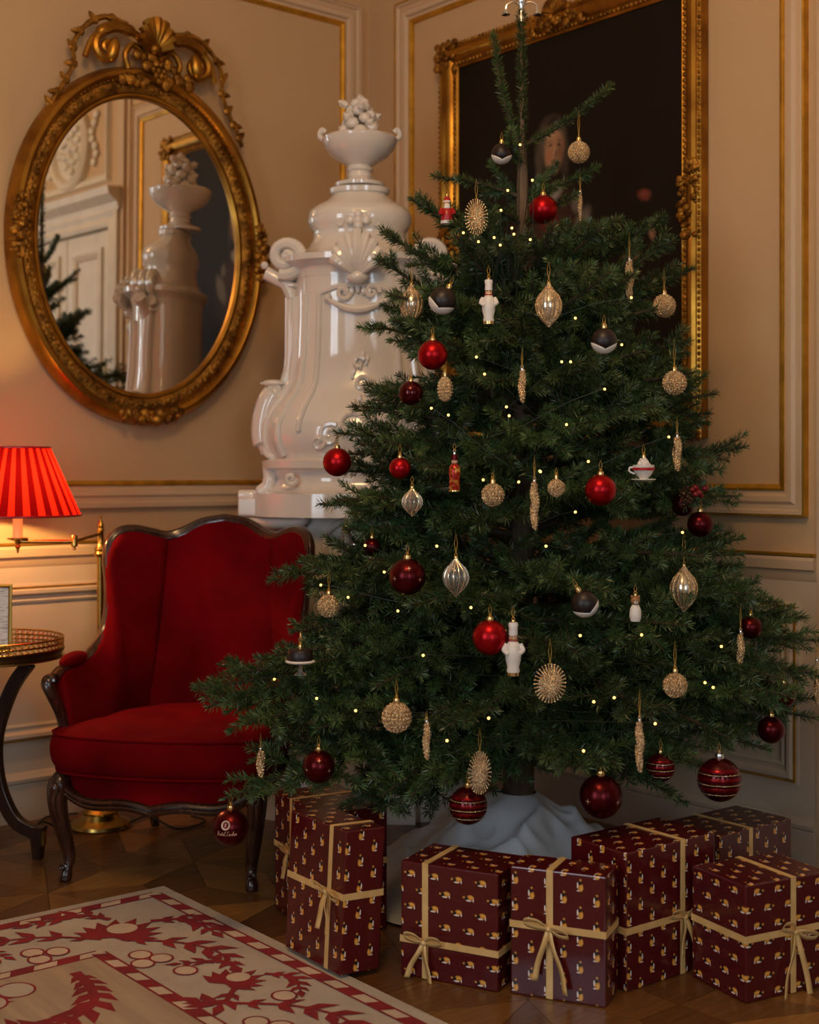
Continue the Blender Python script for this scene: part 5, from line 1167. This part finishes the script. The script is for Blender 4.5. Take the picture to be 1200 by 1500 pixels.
MB().lathe([(0, -21*s), (7*s, -21*s), (9*s, -16*s), (8.5*s, -4*s), (5*s, 4*s), (0, 5*s)], 18).build('red_coat', 'red', g, angle=60); MB().lathe([(7.2*s, -21.5*s), (9.4*s, -21*s), (9.6*s, -17*s), (8*s, -17*s)], 18).build('fur_hem', 'white', g); MB().ball((0, 0, 7.5*s), 5.5*s, 12, 8).build('head', 'skin', g)
MB().ball((0, -3.5*s, 3.5*s), 5*s, 12, 8, (1, .7, 1.1)).build('beard', 'white', g); MB().lathe([(0, 11*s), (5.6*s, 11*s), (5.2*s, 15*s), (2*s, 19*s), (0, 20*s)], 14).build('red_hat', 'red', g); MB().lathe([(5.2*s, 9.8*s), (6.4*s, 10.5*s), (5.8*s, 12.5*s), (5*s, 12.5*s)], 14).build('hat_brim', 'white', g)
for k in (-1, 1): MB().tube([(k*8*s, 0, 1*s), (k*10*s, -3*s, -6*s), (k*5*s, -8*s, -8*s)], [2.8*s, 2.8*s, 2.2*s], 8).build('arm', 'red', g)
cap(g, 19.5*s, 2.2*s, 'capgold', 3*s); hook(g, 24*s, 24*s+.03)
g, p = put('bottle_figure', 'red and gold painted glass soldier figure in mid tree', 'ornament', 666, 692); s = p.y/FPX
MB().lathe([(0, -26*s), (7*s, -26*s), (8*s, -22*s), (7.5*s, -8*s), (9*s, 0), (8*s, 8*s), (4*s, 13*s), (0, 13*s)], 18).build('red_tunic', mat('red_gold_paint', (.40, .02, .01), .2, .5, col2=(.70, .34, .05), scale=70, lo=.5, hi=.58), g, angle=60); MB().ball((0, 0, 16*s), 4.8*s, 12, 8).build('head', 'skin', g)
MB().lathe([(4.6*s, 18*s), (5.2*s, 18*s), (4.8*s, 26*s), (0, 27*s)], 14).build('tall_cap', 'balldark', g); MB().lathe([(0, -28*s), (9*s, -28*s), (9*s, -26*s), (0, -26*s)], 16).build('foot_plate', 'capgold', g); cap(g, 27*s, 2.2*s, 'capsilver', 3*s); hook(g, 32*s, 32*s+.02)
g, p = put('bear_figure', 'small brown-headed animal figure in white jacket in the lower right branches', 'ornament', 931, 888); s = p.y/FPX
MB().lathe([(0, -22*s), (7*s, -22*s), (9*s, -14*s), (8*s, -4*s), (5*s, 2*s), (0, 3*s)], 16).build('white_jacket', 'white', g, angle=60); hd = MB().ball((0, 0, 8*s), 7*s, 14, 9).build('head', 'brownfur', g)
for k in (-1, 1): MB().ball((k*5*s, 0, 14*s), 2.4*s, 8, 6).build('ear', 'brownfur', hd)
MB().ball((0, -6*s, 6*s), 3*s, 8, 6, (1, .8, .8)).build('muzzle', 'white', hd); MB().ball((0, -8.2*s, 6.8*s), 1*s, 6, 5).build('nose', 'black', hd); cap(g, 15*s, 2.2*s, 'capgold', 3*s); hook(g, 20*s, 20*s+.02)
g, p = put('glass_bell', 'clear glass bell ornament with a gold cap in front of the stove arch', 'ornament', 508, 790, -.14); s = p.y/FPX
MB().lathe([(16*s, -14*s), (15*s, -12*s), (11*s, -4*s), (9*s, 4*s), (4*s, 10*s), (0, 11*s)], 22).build('bell_glass', 'clearglass', g, angle=180); MB().lathe([(0, 10*s), (6*s, 10*s), (7*s, 15*s), (5*s, 20*s), (0, 21*s)], 14).build('gold_cap', 'capgold', g); hook(g, 21*s, 21*s+.05)
g, p = put('berry_bunch', 'bunch of dark red berries and a small cone above two dark balls', 'decoration', 1022, 720, -.28); s = p.y/FPX
for i in range(9): MB().ball((14*s*math.cos(i*2.4)*math.sqrt(i/9), 10*s*math.sin(i*2.4)*math.sqrt(i/9)-6*s, (6*math.sin(i*1.7))*s), 4.5*s, 8, 6).build('berry', 'berry', g)
mb = MB()
for i in range(40):
    t = i/40; r = 10*s*math.sin(math.pi*(t*.85+.12)); mb.ball((-16*s+r*math.cos(i*2.4), -2*s+r*math.sin(i*2.4), (-16+24*t)*s), 2.6*s, 6, 4, (1, 1, .6))
o = mb.build('small_cone', 'cone', g); o['kind'] = 'stuff'; MB().tube(bez([(0, 0, 0), (6*s, 4*s, 14*s), (2*s, 10*s, 26*s)], 4), 1.2*s, 5).build('bunch_wire', 'twig', g)
